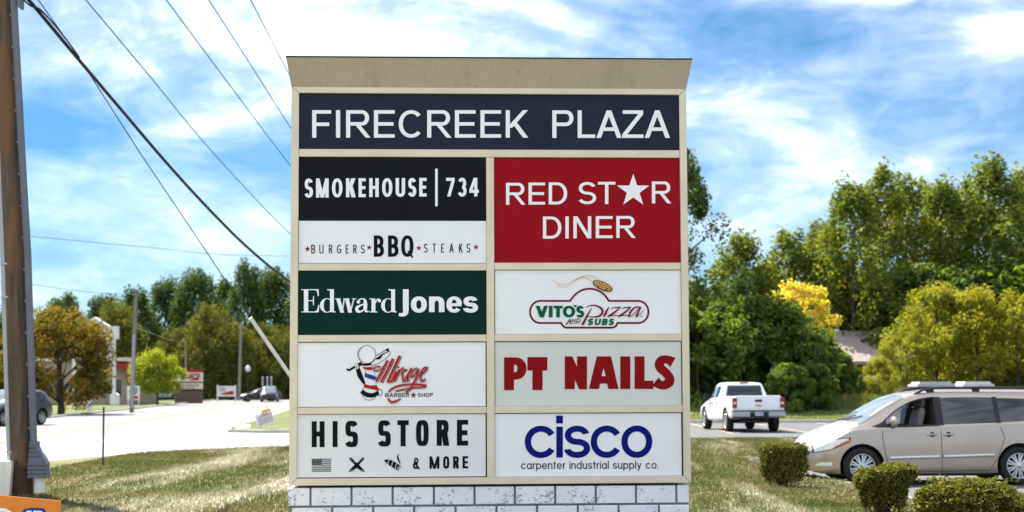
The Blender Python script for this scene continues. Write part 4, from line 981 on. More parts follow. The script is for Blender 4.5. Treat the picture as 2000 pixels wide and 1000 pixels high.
def pickup():
    t = thing('pickup_truck', 'white pickup truck seen from behind, parked facing the bushes', 'truck')
    L = 5.85
    b = Body(L, top=[(0, .95), (.06, 1.08), (.3, 1.14), (1.3, 1.22), (1.42, 1.24), (1.9, 1.62), (2.25, 1.84), (2.6, 1.885), (3.5, 1.875), (3.66, 1.82), (3.72, 1.36), (3.76, 1.33), (4.5, 1.34), (5.8, 1.36), (5.85, 1.35)],
             belt=[(0, .85), (1.3, 1.08), (2.2, 1.22), (3.6, 1.25), (5.85, 1.26)],
             half=[(0, .84), (.15, .95), (.6, 1.0), (3.7, 1.0), (5.3, 1.0), (5.85, .985)],
             roof=[(0, .7), (1.4, .86), (2.2, .76), (3.4, .76), (3.66, .75), (3.75, .95), (5.85, .95)],
             bot=[(0, .42), (.5, .36), (4, .42), (5.2, .50), (5.85, .56)])
    xs = sorted(set(list(np.linspace(0, 1.4, 16)) + list(np.linspace(1.4, 3.6, 30)) + [3.64, 3.68, 3.71, 3.74, 3.8] + list(np.linspace(3.9, L, 16))))
    FA, RA, r = 1.02, 4.66, .41; cuts = []
    bed = MB(); bed.bbox((3.84, -.84, .86), (5.78, .84, 1.6)); cuts.append((bed, 0))
    for x in (FA, RA): cuts += [(arch_cut(x, .50, -1.4, -.66), 2), (arch_cut(x, .50, .66, 1.4), 2)]
    link_mesh('body', carve(b.shell(xs), cuts, [M['white_car'], M['cabin'], M['trim']]), t)
    for sg in (-1, 1):
        b.side_patch(np.linspace(1.80, 2.58, 14), pchip([(1.8, 1.25), (2.6, 1.27)]), pchip([(1.8, 1.29), (2.1, 1.57), (2.35, 1.69), (2.6, 1.73)]), .004, 6, sg).build('front_door_window', M['glass'], t, fix=False)
        b.side_patch(np.linspace(2.68, 3.30, 10), pchip([(2.6, 1.28), (3.4, 1.29)]), pchip([(2.6, 1.73), (3.1, 1.73), (3.3, 1.70)]), .004, 6, sg).build('rear_door_window', M['glass'], t, fix=False)
        join('door_seams', [(seam(b, [(1.62, 1.2), (1.6, .8), (1.66, .5)], t, sg, .014), 0), (seam(b, [(2.63, 1.24), (2.64, .5)], t, sg, .014), 0), (seam(b, [(3.42, 1.25), (3.4, .8), (3.3, .5)], t, sg, .014), 0), (seam(b, [(3.745, 1.3), (3.745, .5)], t, sg, .03), 0)], M['trim'], t)
        for hx in (2.45, 3.2): mb = MB(); y = sg * (b.side(hx, 1.08) + .02); mb.tube([(hx - .10, y - sg * .02, 1.08), (hx - .05, y, 1.08), (hx + .05, y, 1.085), (hx + .10, y - sg * .02, 1.085)], .018, 6); mb.build('door_handle', M['trim'], t)
        mb = MB(); y = sg * b.side(1.85, 1.2); mb.box((1.86, y + sg * .13, 1.32), (.11, .20, .22), 0, taper=.85); mb.box((1.88, y + sg * .06, 1.27), (.07, .16, .07)); mb.build('wing_mirror', M['trim'], t)
        mb = MB(); y = sg * .915; mb.bbox((L - .05, min(y - .085, y + .085), .92), (L + .030, max(y - .085, y + .085), 1.30), 0); mb.bbox((L + .030, min(y - .06, y + .06), 1.07), (L + .036, max(y - .06, y + .06), 1.13), 1)
        for zz in (.955, 1.20): mb.bbox((L + .030, y - .06, zz), (L + .036, y + .06, zz + .07), 2)
        mb.build('tail_light', [M['red_lens'], M['clear_lens'], M['dark_red_lens']], t)
        b.side_patch(np.linspace(.05, .30, 6), lambda x: .86, lambda x: 1.02, .006, 4, sg).build('headlight', M['clear_lens'], t, fix=False)
        for x in (FA, RA): wheel(t, x, sg * .88, r, .27, 6, True, sg)
    mb = MB(); w0, w1 = .70, .60                                   # rear cab window on the back of the cab
    zz = [1.38, 1.74]; P = []
    for i, z in enumerate(np.linspace(1.36, 1.75, 8)):
        f = i / 7; wv = .72 - .07 * f; P.append([(3.742 - .062 * max(0, (z - 1.36) / .4) ** 1.2 + .004, y, z) for y in np.linspace(-wv, wv, 12)])
    mb.grid(P); mb.build('rear_window', M['glass'], t, fix=False)
    mb = MB(); mb.box((3.63, 0, 1.855), (.09, .34, .035), 0); mb.build('third_brake_light', M['dark_red_lens'], t)
    mb = MB(); mb.bbox((L - .02, -.82, .80), (L + .018, .82, 1.345), 0); mb.bbox((L + .018, -.70, .87), (L + .024, .70, 1.20), 0); mb.tube([(L - .02, -.84, 1.352), (L - .02, .84, 1.352)], .028, 8, 0)
    g = mb.build('tailgate', M['white_car'], t)
    mb = MB(); mb.bbox((L + .024, -.13, 1.14), (L + .036, .13, 1.23)); mb.build('handle', M['trim'], g)
    mb = MB(); fx = lambda a, c, h: (L + h, a, c)
    mb.prism([(-.15, .985), (-.055, .985), (-.045, .96), (.065, .96), (.075, .985), (.15, .985), (.135, 1.035), (.055, 1.035), (.045, 1.06), (-.065, 1.06), (-.075, 1.035), (-.135, 1.035)], fx, .024, .036); mb.build('badge', M['gold'], g)
    mb = MB(); mb.bbox((L - .1, -1.0, .60), (L + .13, -.36, .79), 0); mb.bbox((L - .1, .36, .60), (L + .13, 1.0, .79), 0); mb.bbox((L - .1, -.36, .60), (L + .085, .36, .75), 1); mb.bbox((L - .12, -1.01, .79), (L + .14, 1.01, .83), 1); mb.bbox((L - .1, -.99, .55), (L + .12, .99, .60), 1)
    mb.build('rear_bumper', [M['steel'], M['trim']], t)
    mb = MB(); mb.bbox((L + .085, -.155, .63), (L + .095, .155, .78), 0)
    for k in range(6): mb.bbox((L + .095, -.12 + k * .042, .68), (L + .0975, -.095 + k * .042, .73), 1)
    mb.build('number_plate', [M['plate'], M['sky_vinyl']], t)
    b.top_patch(np.linspace(1.50, 2.20, 12), pchip([(1.5, .82), (2.2, .72)]), .006, 12).build('windscreen', M['reflection_glass'], t, fix=False)
    mb = MB(); mb.bbox((.6, -.6, .36), (5.4, .6, .46)); mb.lathe([(.001, -.75), (.05, -.75), (.07, -.1), (.15, 0), (.07, .1), (.05, .75), (.001, .75)], c=(RA, 0, .38), axis='Y', n=12); mb.tube([(4.9, .5, .38), (5.75, .62, .42)], .04, 8); mb.build('chassis', M['trim'], t)
    return t
tr = pickup(); tr.rotation_euler = (0, 0, R_(-90 + 6))
tp = on(1477, 838.5, .0); tr.location = (8.62, 67.6, .01)

def simple_car(label, cat, kind, m, glass, name, group=None):
    t = thing(name, label, cat, group=group)
    if kind == 'suv':
        L = 4.6; b = Body(L, top=[(0, .80), (.1, .95), (.5, 1.05), (1.1, 1.12), (1.25, 1.16), (1.7, 1.48), (2.0, 1.63), (2.6, 1.70), (3.9, 1.66), (4.3, 1.55), (4.5, 1.15), (4.6, .80)],
                 belt=[(0, .72), (1.1, 1.0), (2.5, 1.04), (4.2, 1.10), (4.6, .75)], half=[(0, .68), (.2, .84), (.7, .93), (3.9, .93), (4.4, .88), (4.6, .78)],
                 roof=[(0, .5), (1.2, .76), (2, .66), (4, .64), (4.6, .6)], bot=[(0, .36), (.5, .26), (4, .28), (4.6, .40)]); ax = (.88, 3.62); r = .36; side = (1.62, 4.15); wm = (2.55, 3.35); z0 = 1.06; zh = pchip([(1.6, 1.10), (2.0, 1.46), (2.3, 1.55), (3.6, 1.55), (3.9, 1.48), (4.15, 1.2)]); ws = (1.28, 2.02)
    else:
        L = 4.7; b = Body(L, top=[(0, .62), (.15, .74), (.9, .90), (1.3, .95), (1.8, 1.22), (2.2, 1.40), (2.7, 1.45), (3.3, 1.38), (3.9, 1.12), (4.1, 1.06), (4.5, 1.04), (4.65, .9), (4.7, .7)],
                 belt=[(0, .56), (1.2, .86), (2.5, .92), (4.2, .95), (4.7, .62)], half=[(0, .62), (.2, .80), (.7, .90), (4, .90), (4.5, .84), (4.7, .72)],
                 roof=[(0, .5), (1.3, .74), (2.2, .60), (3.3, .58), (4.1, .72), (4.7, .6)], bot=[(0, .3), (.5, .2), (4, .22), (4.7, .34)]); ax = (.90, 3.65); r = .32; side = (1.66, 3.75); wm = (2.55, 3.3); z0 = .935; zh = pchip([(1.66, .96), (2.1, 1.25), (2.5, 1.34), (3.0, 1.32), (3.4, 1.2), (3.75, .98)]); ws = (1.34, 2.2)
    xs = sorted(set(list(np.linspace(0, 1.2, 14)) + list(np.linspace(1.2, L, 36)) + [.03, .08]))
    link_mesh('body', carve(b.shell(xs), [(arch_cut(x, r * 1.2, s * .6, s * 1.3), 1) for x in ax for s in (-1, 1)], [m, M['trim']]), t)
    for sg in (-1, 1):
        for a, c in ((side[0], wm[0] - .03), (wm[0] + .03, wm[1] - .03), (wm[1] + .03, side[1])):
            b.side_patch(np.linspace(a, c, 8), lambda x: z0, zh, .004, 5, sg).build('side_window', glass, t, fix=False)
        join('door_seams', [(seam(b, [(q, z0 - .04), (q, .4)], t, sg, .016), 0) for q in (side[0] + .05, wm[0], wm[1])], M['trim'], t)
        b.side_patch(np.linspace(.08, .5, 6), pchip([(.08, .62), (.5, .70)]), pchip([(.08, .70), (.5, .82)]), .006, 4, sg).build('headlight', M['clear_lens'], t, fix=False)
        b.side_patch(np.linspace(L - .22, L - .05, 5), lambda x: .78, lambda x: .98, .006, 4, sg).build('tail_light', M['red_lens'], t, fix=False)
        mb = MB(); mb.box((side[0] + .15, sg * (b.half(1.8) + .09), z0 + .06), (.10, .18, .13), taper=.8); mb.build('wing_mirror', m, t)
        for x in ax: wheel(t, x, sg * (b.half(x) - .11), r, .2, 7, False, sg)
    b.top_patch(np.linspace(ws[0], ws[1], 10), pchip([(ws[0], .76), (ws[1], .62)]), .006, 12).build('windscreen', M['reflection_glass'], t, fix=False)
    mb = MB(); mb.box((-.01, 0, .60), (.04, 1.0, .16)); mb.box((0, 0, .36), (.05, 1.1, .10)); mb.build('grille', M['trim'], t)
    mb = MB(); mb.bbox((.6, -.6, .2), (L - .5, .6, .32)); mb.build('underbody', M['trim'], t)
    return t
def px_x(px, d): return (px - 1000) / F * d
M['grey_box'] = mat('box_plastic', (.50, .50, .51), .5); M['grey_box2'] = mat('case_plastic', (.34, .35, .37), .5)
M['grey_car'] = paint('grey_paint', (.10, .104, .11), .4)
c1 = simple_car('silver grey SUV driving past behind the wooden utility pole', 'car', 'suv', M['grey_car'], M['glass'], 'suv')
c1.location = (px_x(-38, 76), 75.5, .01); c1.rotation_euler = (0, 0, R_(68))
c2 = simple_car('dark SUV coming along the far road towards the viewer', 'car', 'suv', M['dark_car'], M['reflection_glass'], 'suv'); c2.location = (px_x(534, 176), 173, .01); c2.rotation_euler = (0, 0, R_(96))
c3 = simple_car('dark grey sedan waiting at the side road beside a lamp post', 'car', 'sedan', M['dark_car'], M['glass'], 'sedan'); p = at(466, 775, 180); c3.location = (p.x, 180, .0); c3.rotation_euler = (0, 0, R_(22))
c4 = simple_car('pale blue sedan half hidden behind the round yellow green tree', 'car', 'sedan', M['silver_car'], M['glass'], 'sedan'); p = at(305, 775, 210); c4.location = (p.x, 206, -.02); c4.rotation_euler = (0, 0, R_(172)); c4.location.x += 4.4
c5 = simple_car('grey SUV with boxes on its roof rack parked behind the beige minivan', 'car', 'suv', M['grey_car'], M['glass'], 'suv'); c5.location = (12.6, 36.4, .01); c5.rotation_euler = (0, 0, math.pi)
mb = MB()
for s in (-.55, .55): mb.tube([(1.9, s, 1.66), (2.2, s, 1.75), (3.8, s, 1.73), (4.0, s, 1.62)], .02, 6, 0)
for x in (2.4, 3.5): mb.tube([(x, -.6, 1.77), (x, .6, 1.77)], .018, 6, 0)
mb.build('roof_rack', M['trim'], c5)
for x0, x1, nm, mm in ((2.05, 2.75, 'plastic_box', 'grey_box'), (2.9, 3.75, 'roof_case', 'grey_box2')):
    mb = MB(); mb.box(((x0 + x1) / 2, 0, 1.80), (x1 - x0, .9, .05), 0, taper=.96); mb.box(((x0 + x1) / 2, 0, 1.85), (x1 - x0 - .1, .8, .06), 0, taper=.9)
    o = mb.build(nm, M[mm]); o.location = c5.location; o.rotation_euler = c5.rotation_euler; tag(o, {'plastic_box': 'flat white plastic box on the front of the SUV roof rack', 'roof_case': 'flat silver case at the back of the SUV roof rack'}[nm], 'box')
c6 = simple_car('white SUV whose roof shows at the right behind the beige minivan', 'car', 'suv', M['white_car'], M['glass'], 'suv'); c6.location = (12.6, 40.2, .11)
c6.location = (22.4, 58, .01); c6.rotation_euler = (0, 0, math.pi)
# ------------------------------------------------------------------ trees and shrubs
M['bark'] = mat('bark', (.10, .085, .07), .9, var=.25, scale=6, stretch=(4, 4, 1), bump=.5)
M['twig'] = mat('twig', (.12, .075, .045), .9, var=.2, scale=12)
LEAF = {
 'poplar': leafmat('poplar_leaves', [(0, (.05, .078, .015)), (.4, (.13, .17, .027)), (.7, (.245, .255, .037)), (1, (.44, .34, .042))], .48, .30),
 'dark': leafmat('dark_leaves', [(0, (.026, .05, .014)), (.5, (.07, .11, .026)), (.85, (.13, .165, .034)), (1, (.19, .20, .04))], .38, .25),
 'willow': leafmat('willow_leaves', [(0, (.045, .065, .014)), (.5, (.105, .118, .02)), (1, (.24, .20, .03))], .42, .4),
 'lime': leafmat('yellow_green_leaves', [(0, (.12, .15, .018)), (.5, (.27, .275, .025)), (1, (.46, .36, .03))], .5, .5),
 'yellow': leafmat('yellow_leaves', [(0, (.42, .34, .05)), (.5, (.70, .57, .09)), (1, (.80, .68, .14))], .5, .6),
 'autumn': leafmat('rusty_leaves', [(0, (.06, .075, .014)), (.45, (.14, .125, .018)), (.68, (.28, .17, .02)), (1, (.46, .23, .03))], .42, .45),
 'shrub': leafmat('shrub_leaves', [(0, (.045, .075, .014)), (.5, (.11, .16, .024)), (.8, (.21, .26, .036)), (1, (.34, .32, .04))], .48, .5),
 'yew': leafmat('clipped_leaves', [(0, (.05, .056, .010)), (.5, (.14, .145, .022)), (.85, (.28, .25, .035)), (1, (.36, .24, .03))], .28, 2.5),
 'round': leafmat('round_tree_leaves', [(0, (.10, .15, .015)), (.5, (.24, .29, .025)), (1, (.44, .40, .035))], .5, 1.2),
}
def leaves(C, S, n, size, rng, up=.5, out=None, asp=.55):     # n leaf faces round each clump centre
    k = len(C); c = np.repeat(C, n, 0); s = np.repeat(S, n, 0); N = k * n
    d = rng.normal(size=(N, 3)); d /= np.linalg.norm(d, axis=1)[:, None]; q = rng.random(N) ** .45
    p = c + d * s * q[:, None] * 1.25
    nrm = rng.normal(size=(N, 3)) * .8 + d * .5; nrm[:, 2] += up; nrm /= np.linalg.norm(nrm, axis=1)[:, None]
    t = np.cross(nrm, rng.normal(size=(N, 3))); t /= np.linalg.norm(t, axis=1)[:, None]; b = np.cross(nrm, t)
    l = size * (.6 + .8 * rng.random(N))[:, None]
    v = np.stack([p - t * l * .5, p + b * l * asp * .5 + nrm * l * .08, p + t * l * .5, p - b * l * asp * .5 + nrm * l * .08], 1)
    return v.reshape(-1, 3)
def tree_parts(H, z0, R, prof, nb, nl, clump, leaf, seed, key, lean=0, trunk_r=.18, droop=0, tall=1.2, inner=.2, limbs=16):
    rng = np.random.default_rng(seed); C = []; S = []
    for i in range(nb):
        t = rng.random() ** .9; a = rng.random() * 6.283; r = R * prof(t) * math.sqrt(inner + (1 - inner) * rng.random())
        wob = 1 + .25 * math.sin(3 * a + seed) * math.sin(5 * t + seed * 2)
        C.append((r * wob * math.cos(a) + lean * t, r * wob * math.sin(a), z0 + t * (H - z0))); q = clump * (.6 + .8 * rng.random()); S.append((q, q, q * tall))
    C = np.array(C); S = np.array(S)
    V = leaves(C, S, nl, leaf, rng, .4)
    if droop:
        W_ = []
        for c in C:
            m = 5; b = c + rng.normal(size=(m, 3)) * clump * .7
            for k in range(4): W_.append(b - np.array([0, 0, droop * (k + 1) / 4]) + rng.normal(size=(m, 3)) * .12)
        W_ = np.concatenate(W_); V = np.concatenate([V, leaves(W_, np.full((len(W_), 3), clump * .35), max(3, nl // 22), leaf, rng, .1)])
    crown = raw_mesh('crown', V, 4, [LEAF[key]])
    mb = MB(); top = z0 + (H - z0) * .8; P = [(0, 0, -.1)]
    for k in range(1, 7): f = k / 6; P.append((lean * f * .8 + .12 * rng.normal() * f, .12 * rng.normal() * f, top * f))
    mb.tube(P, [trunk_r * (1.25 if k == 0 else 1 - .8 * k / 6) for k in range(7)], 8)
    for k in rng.choice(nb, min(limbs, nb), replace=False):
        c = C[k]; zz = max(z0 * .75, c[2] - np.linalg.norm(c[:2]) * .9 - .3); f = min(.95, zz / top); a = np.array([lean * f * .8, 0, zz]); m = (a + c) / 2 + np.array([0, 0, .15])
        mb.tube([tuple(a), tuple(m), tuple(c)], [trunk_r * .36, trunk_r * .22, trunk_r * .07], 5)
    return crown, mb.mesh('trunk', M['bark'])
def plant(parts, name, label, cat, loc, rz=0, sc_=(1, 1, 1), group=None, pn=('crown', 'trunk')):
    t = thing(name, label, cat, loc, rz, group); t.scale = sc_
    for n, me in zip(pn, parts):
        if me: link_mesh(n, me, t)
    return t
pop = lambda t: (.62 + .38 * math.sin(math.pi * min(1, t * 1.15 + .1))) * (1 if t < .7 else 1 - ((t - .7) / .3) ** 1.5 * .72)
rnd = lambda t: math.sqrt(max(.02, 1 - (2 * t - .85) ** 2 / 1.35))
POP = [tree_parts(15, 1.2, 3.1, pop, 105, 105, .58, .30, s, 'poplar', trunk_r=.22, tall=1.7) for s in (1, 2, 3)]
BRD = [tree_parts(16, 1.5, 4.6, lambda t: pop(t) * 1.0, 100, 110, .85, .42, s, 'dark', trunk_r=.28, tall=1.6) for s in (11, 12, 13)]
WIL = [tree_parts(10, .8, 4.0, rnd, 80, 150, .8, .26, s, 'willow', trunk_r=.25, droop=2.4, tall=1.0) for s in (21, 22)]
LIM = [tree_parts(6.5, .2, 2.9, rnd, 85, 140, .46, .20, s, 'lime', trunk_r=.12, tall=1.25, limbs=24) for s in (31, 32)]
SHR = [tree_parts(5.6, .0, 2.6, lambda t: 1.0 if t < .5 else math.sqrt(max(.03, 1 - ((t - .5) / .52) ** 2)), 110, 110, .44, .30, s, 'shrub', trunk_r=.10, tall=1.0, inner=.35, limbs=24) for s in (41, 42, 43)]
YEL = tree_parts(7.2, 3.0, 2.4, rnd, 60, 150, .5, .20, 51, 'yellow', trunk_r=.12, tall=.75)
AUT = tree_parts(6.9, .9, 3.1, rnd, 115, 190, .55, .22, 52, 'autumn', trunk_r=.2, tall=.8, lean=-.4, inner=.3)
ROU = tree_parts(4.7, 1.3, 2.15, rnd, 90, 120, .5, .20, 53, 'round', trunk_r=.11, tall=.8, inner=.5)
DRK = [tree_parts(14.6, 3.2, 4.3, pop, 64, 170, .60, .24, 54, 'dark', trunk_r=.24, tall=1.1, limbs=30)]
def px_x(px, d): return (px - 1000) / F * d
# right: the poplar belt
rng = random.Random(8)
POPS = [(1395, 122, 8.5, 1.0), (1445, 118, 12.2, .95), (1500, 124, 10.5, .9), (1552, 119, 12.4, 1.0), (1610, 123, 12.5, .95), (1665, 117, 14.6, .9), (1728, 120, 16.2, .95), (1790, 124, 15.9, 1.0), (1845, 118, 14.8, .9), (1895, 123, 15.6, .9), (1950, 117, 16.4, 1.05), (2015, 122, 16.2, 1.1), (2080, 118, 15.5, 1.0), (2160, 121, 16, 1.1), (1275, 125, 10, 1.1), (1340, 121, 9, 1.0), (1180, 124, 10, 1.1)]
PL = ['poplar with a tall slim top behind the shrub thicket', 'poplar standing right of the slimmest gap behind the pickup', 'poplar with a low rounded top behind the yellow tree', 'bushy poplar rising directly behind the yellow tree', 'poplar leaning over the tan roof at its left end', 'tall poplar behind the middle of the tan roof', 'tallest poplar above the right end of the tan roof', 'tall poplar with a broad crown above the big yellow green tree', 'poplar standing between two taller ones, above the minivan roof', 'slender poplar above the minivan rear windows', 'massive poplar at the right side with sky gaps in its crown', 'poplar cut by the right edge of the photo', 'poplar past the right edge', 'far right poplar past the edge', 'poplar hidden behind the sign, right half', 'poplar just hidden behind the right frame of the sign', 'poplar hidden behind the middle of the sign']
for i, (px, d, h, ws) in enumerate(POPS):
    z = 2.1 if px > 1560 else .2
    plant(POP[i % 3], 'poplar_tree', PL[i], 'tree', (px_x(px, d), d, z), rng.random() * 6.28, (ws * 1.16, ws * 1.16, (h - z * .5) / 15), 'poplars along the right side')
# darker undergrowth between the trunks
UND = [(1370, 108, .95), (1440, 112, 1.0), (1510, 110, 1.05), (1575, 123, 1.0), (1660, 124, 1.3), (1730, 125, 1.3), (1800, 116, 1.35), (1870, 115, 1.3), (1940, 116, 1.35), (2010, 114, 1.4), (2090, 116, 1.4), (1290, 112, 1.0), (1200, 112, 1.0)]
UL = ['dark green shrub', 'leafy green shrub', 'dense green shrub']
for i, (px, d, s) in enumerate(UND):
    plant(SHR[i % 3], 'undergrowth_shrub', 'green undergrowth shrub filling the space beneath the poplars', 'shrub', (px_x(px, d), d, 2.0 if px > 1620 else .0), rng.random() * 6.28, (s * 1.25, s * 1.25, s), 'undergrowth beneath the poplars')
# the thicket behind the pickup
THK = [(1362, 86, 1.02, 'shrub just right of the sign frame, behind the pickup cab'), (1425, 90, 1.06, 'tall leafy shrub right behind the pickup'), (1490, 87, 1.03, 'leafy shrub above the pickup tailgate'), (1540, 89, .90, 'shrub right of the pickup below the yellow tree'), (1562, 86, .62, 'lower shrub at the right end of the thicket'), (1632, 91, .50, 'small shrub below the tan roof'), (1300, 88, 1.0, 'thicket shrub hidden behind the right part of the sign'), (1535, 82.5, .42, 'low bush in front of the thicket right of the pickup'), (1590, 83, .40, 'low bush at the foot of the bank')]
for i, (px, d, s, l) in enumerate(THK):
    plant(SHR[(i + 1) % 3], 'thicket_shrub', l, 'shrub', (px_x(px, d), d, bank_z(px_x(px, d), d)), rng.random() * 6.28, (s, s, s * .93), 'shrubs in the thicket behind the pickup')
plant(YEL, 'yellow_tree', 'small tree with bright yellow leaves behind the thicket', 'tree', (px_x(1560, 98), 98, .2), .5, (1.0, 1.0, 1.02))
for i, (px, d, s, z, l) in enumerate([(1826, 99, .92, 1.35, 'big yellow green tree right of the tan roof'), (1768, 97, .58, 1.2, 'yellow tinged bush at the left foot of the big yellow green tree'), (1905, 98, .88, 1.3, 'yellow green tree above the rear of the minivan'), (1985, 97, .84, 1.3, 'yellow green tree at the right edge of the photo'), (1850, 103, .9, 1.5, 'yellow green tree filling the gap behind its two neighbours'), (2060, 98, .95, 1.3, 'yellow green tree just outside the right edge'), (1712, 93, .36, .8, 'small light green bush in front of the right end of the tan roof')]):
    plant(LIM[i % 2], 'yellow_green_tree', l, 'tree', (px_x(px, d), d, z), rng.random() * 6.28, (s, s, s), 'yellow green trees on the bank')
plant(DRK[0], 'dark_tree', 'dark open crowned tree reaching out from behind the sign', 'tree', (px_x(1312, 92), 92, 0), 1.0, (1.08, 1.08, 1.02))
# left: the belt beyond the road
BR = [(-150, 228, 12.5, 1.0, 'dark tree past the left edge'), (-60, 225, 13, 1.0, 'dark tree beyond the left edge of the photo'), (30, 222, 12.8, 1.0, 'dark tree behind the utility pole'), (128, 218, 13.2, .9, 'dark tree with a wispy top above the rusty tree'), (205, 224, 13.6, .9, 'dark tree above the white gabled pylon sign'), (262, 220, 14.0, 1.0, 'dark tree right behind the leaning wooden pole'), (322, 226, 15.6, 1.0, 'tall dark tree above the round yellow green tree'), (385, 221, 16.6, 1.05, 'tallest rounded dark tree left of the guy wire'), (438, 228, 15.6, .75, 'narrow dark tree at the gap under the guy wire'), (478, 220, 17.4, .8, 'tall dark tree with a pointed top right of the gap'), (535, 224, 17.0, 1.05, 'broad dark tree beside the left frame of the sign'), (600, 222, 17, 1.1, 'dark tree hidden behind the left frame of the sign'), (690, 226, 16, 1.1, 'dark tree hidden by the sign panels'), (790, 224, 16, 1.1, 'dark tree hidden behind the middle of the sign, left'), (900, 226, 15, 1.1, 'dark tree hidden behind the sign divider'), (1010, 225, 14, 1.1, 'dark tree hidden behind the right sign column'), (1110, 222, 14, 1.1, 'dark tree hidden behind the nail salon panel')]
for i, (px, d, h, ws, l) in enumerate(BR):
    plant(BRD[i % 3], 'broadleaf_tree', l, 'tree', (px_x(px, d), d, 0), rng.random() * 6.28, (ws, ws, h / 16), 'dark trees beyond the road')
for i, (px, d, h, l) in enumerate([(225, 205, 11.5, 'grey green willow behind the white pylon sign'), (172, 208, 9.5, 'small willow left of the white pylon sign'), (410, 203, 11.0, 'yellow green willow behind the menu board sign'), (450, 201, 9.4, 'willow left of the bare wooden pole'), (520, 206, 8.8, 'yellowish willow behind the dark cars'), (575, 203, 9.0, 'willow hidden behind the sign frame'), (345, 208, 8.5, 'willow behind the round yellow green tree')]):
    o = plant(WIL[i % 2], 'willow_tree', l, 'tree', (px_x(px, d), d, 0), rng.random() * 6.28, (h / 10 * .95, h / 10 * .95, h / 10), 'willows beyond the road')
for i, px in enumerate(range(-120, 1200, 46)):
    plant(SHR[i % 3], 'hedge_shrub', 'dark shrub in the thicket at the foot of the far trees', 'shrub', (px_x(px, 213), 213, -.2), rng.random() * 6.28, (1.5, 1.2, .85), 'shrubs at the foot of the far trees')
plant(AUT, 'rusty_tree', 'leaning tree with rusty orange and green leaves right of the utility pole', 'tree', (px_x(122, 106), 106, .0), .0, (1.06, 1.06, .95))
plant(AUT, 'rusty_tree', 'rusty tree seen left of the utility pole at the photo edge', 'tree', (px_x(-30, 120), 120, .0), 2.0, (.9, .9, .8))
plant(ROU, 'round_tree', 'small round yellow green tree left of the menu board sign', 'tree', (px_x(309, 150), 150, .0), .0, (1, 1, 1))

# clipped shrubs in front of the minivan
def clipped(shape, n, leaf, seed, W, H, nstem):
    rng = np.random.default_rng(seed); V = []; C = []
    while len(C) < n:
        u = rng.random() * 6.283; t = rng.random() ** .8; r, z = shape(t, u)
        q = 1 - .22 * rng.random() ** 2; jit = .020 * rng.normal(size=3)
        bump = 1 + .10 * mnoise.noise((math.cos(u) * 3 + seed, math.sin(u) * 3, t * 6)) + .10 * mnoise.noise((math.cos(u) * 9, math.sin(u) * 9 + seed, t * 15))
        if t < .42 and rng.random() < .93 - t * 1.7: continue
        if t < .8 and mnoise.noise((math.cos(u) * 5 + 7, math.sin(u) * 5 + seed, t * 9)) < -.28: continue
        C.append((r * math.cos(u) * q * bump + jit[0], r * math.sin(u) * q * bump * .85 + jit[1], z * (1 - .06 * (1 - q)) * (.97 + .05 * bump * bump) + jit[2]))
    for k in range(n // 2):                            # the flat clipped top
        u = rng.random() * 6.283; r, z = shape(1.0, u); f = math.sqrt(rng.random()); r2, z2 = shape(1 - .0 * f, u)
        dome = H * .06 * (1 - f * f); C.append((r * f * math.cos(u), r * f * math.sin(u) * .85, z + dome + .014 * rng.normal() + .02 * mnoise.noise((r * f * math.cos(u) * 9, r * f * math.sin(u) * 9, seed))))
    for k in range(90):                                # stray sprigs
        u = rng.random() * 6.283; t = .45 + .55 * rng.random(); r, z = shape(t, u); f = 1 if rng.random() < .5 else math.sqrt(rng.random()); z = z if f == 1 else shape(1.0, u)[1] + H * .05; l = .02 + .06 * rng.random()
        for j in range(5): q = j / 5 * l; C.append((r * f * math.cos(u) * (1 + q * 1.2), r * f * math.sin(u) * .85 * (1 + q * 1.2), z + q * (1.1 if f < 1 else .5) + .01 * rng.normal()))
    C = np.array(C); V = leaves(C, np.full((len(C), 3), .012), 2, leaf, rng, .5, asp=.5)
    cr = raw_mesh('foliage', V, 4, [LEAF['yew']]); mb = MB()
    for k in range(nstem):
        u = rng.random() * 6.283; a = rng.random() * .22 * W; tx = W * .42 * math.cos(u) * rng.random() ** .4; ty = W * .36 * math.sin(u); zt = H * (.55 + .35 * rng.random())
        mb.tube([(a * math.cos(u) * .5, a * math.sin(u) * .5, -.03), (tx * .5 + .02 * rng.normal(), ty * .5, zt * .4), (tx, ty, zt)], [.018, .013, .005], 5)
    return cr, mb.mesh('stems', M['twig'])
def sh1(t, u): r = .27 + .15 * min(1, (t / .4)) ** .7 if t < .4 else .42 + .02 * (t - .4); return r * (1 + .04 * math.cos(u)), .04 + .62 * t
def sh2(t, u): r = .27 + .06 * t if t < .55 else .30 + .10 * math.sin(math.pi * min(1, (t - .55) / .62)); return r * (1 + .18 * math.cos(u) * t ** 2), .05 + .66 * t + .05 * math.cos(u) * t
def sh3(t, u): r = .46 + .16 * math.sin(math.pi * min(1, t / .9) * .72) if t < .62 else .606 * math.sqrt(max(.02, 1 - ((t - .62) / .44) ** 2)); return r, .05 + .75 * t
for (px, d, shp, n, W, H, l, s, zs) in [(1524, 28.0, sh1, 7000, .8, .66, 'clipped flat topped shrub with bare red stems in front of the minivan nose', .88, .97), (1716, 22.2, sh2, 7500, .7, .72, 'clipped mushroom shaped shrub in front of the minivan front wheel', .98, .80), (1880, 20.2, sh3, 11000, 1.2, .8, 'widest clipped shrub, domed, in front of the minivan sliding door', 1.0, .66), (2012, 19.8, sh3, 9000, 1.0, .7, 'clipped shrub cut off by the right edge of the photo', .62, .50)]:
    x = px_x(px, d); z = lawn_z(x, d) if x < 5.6 else .12
    plant(clipped(shp, n, .050, int(px), W, H, 40), 'clipped_shrub', l, 'shrub', (x, d, z), 0, (s, s, zs), 'clipped shrubs by the parking bay', ('foliage', 'stems'))
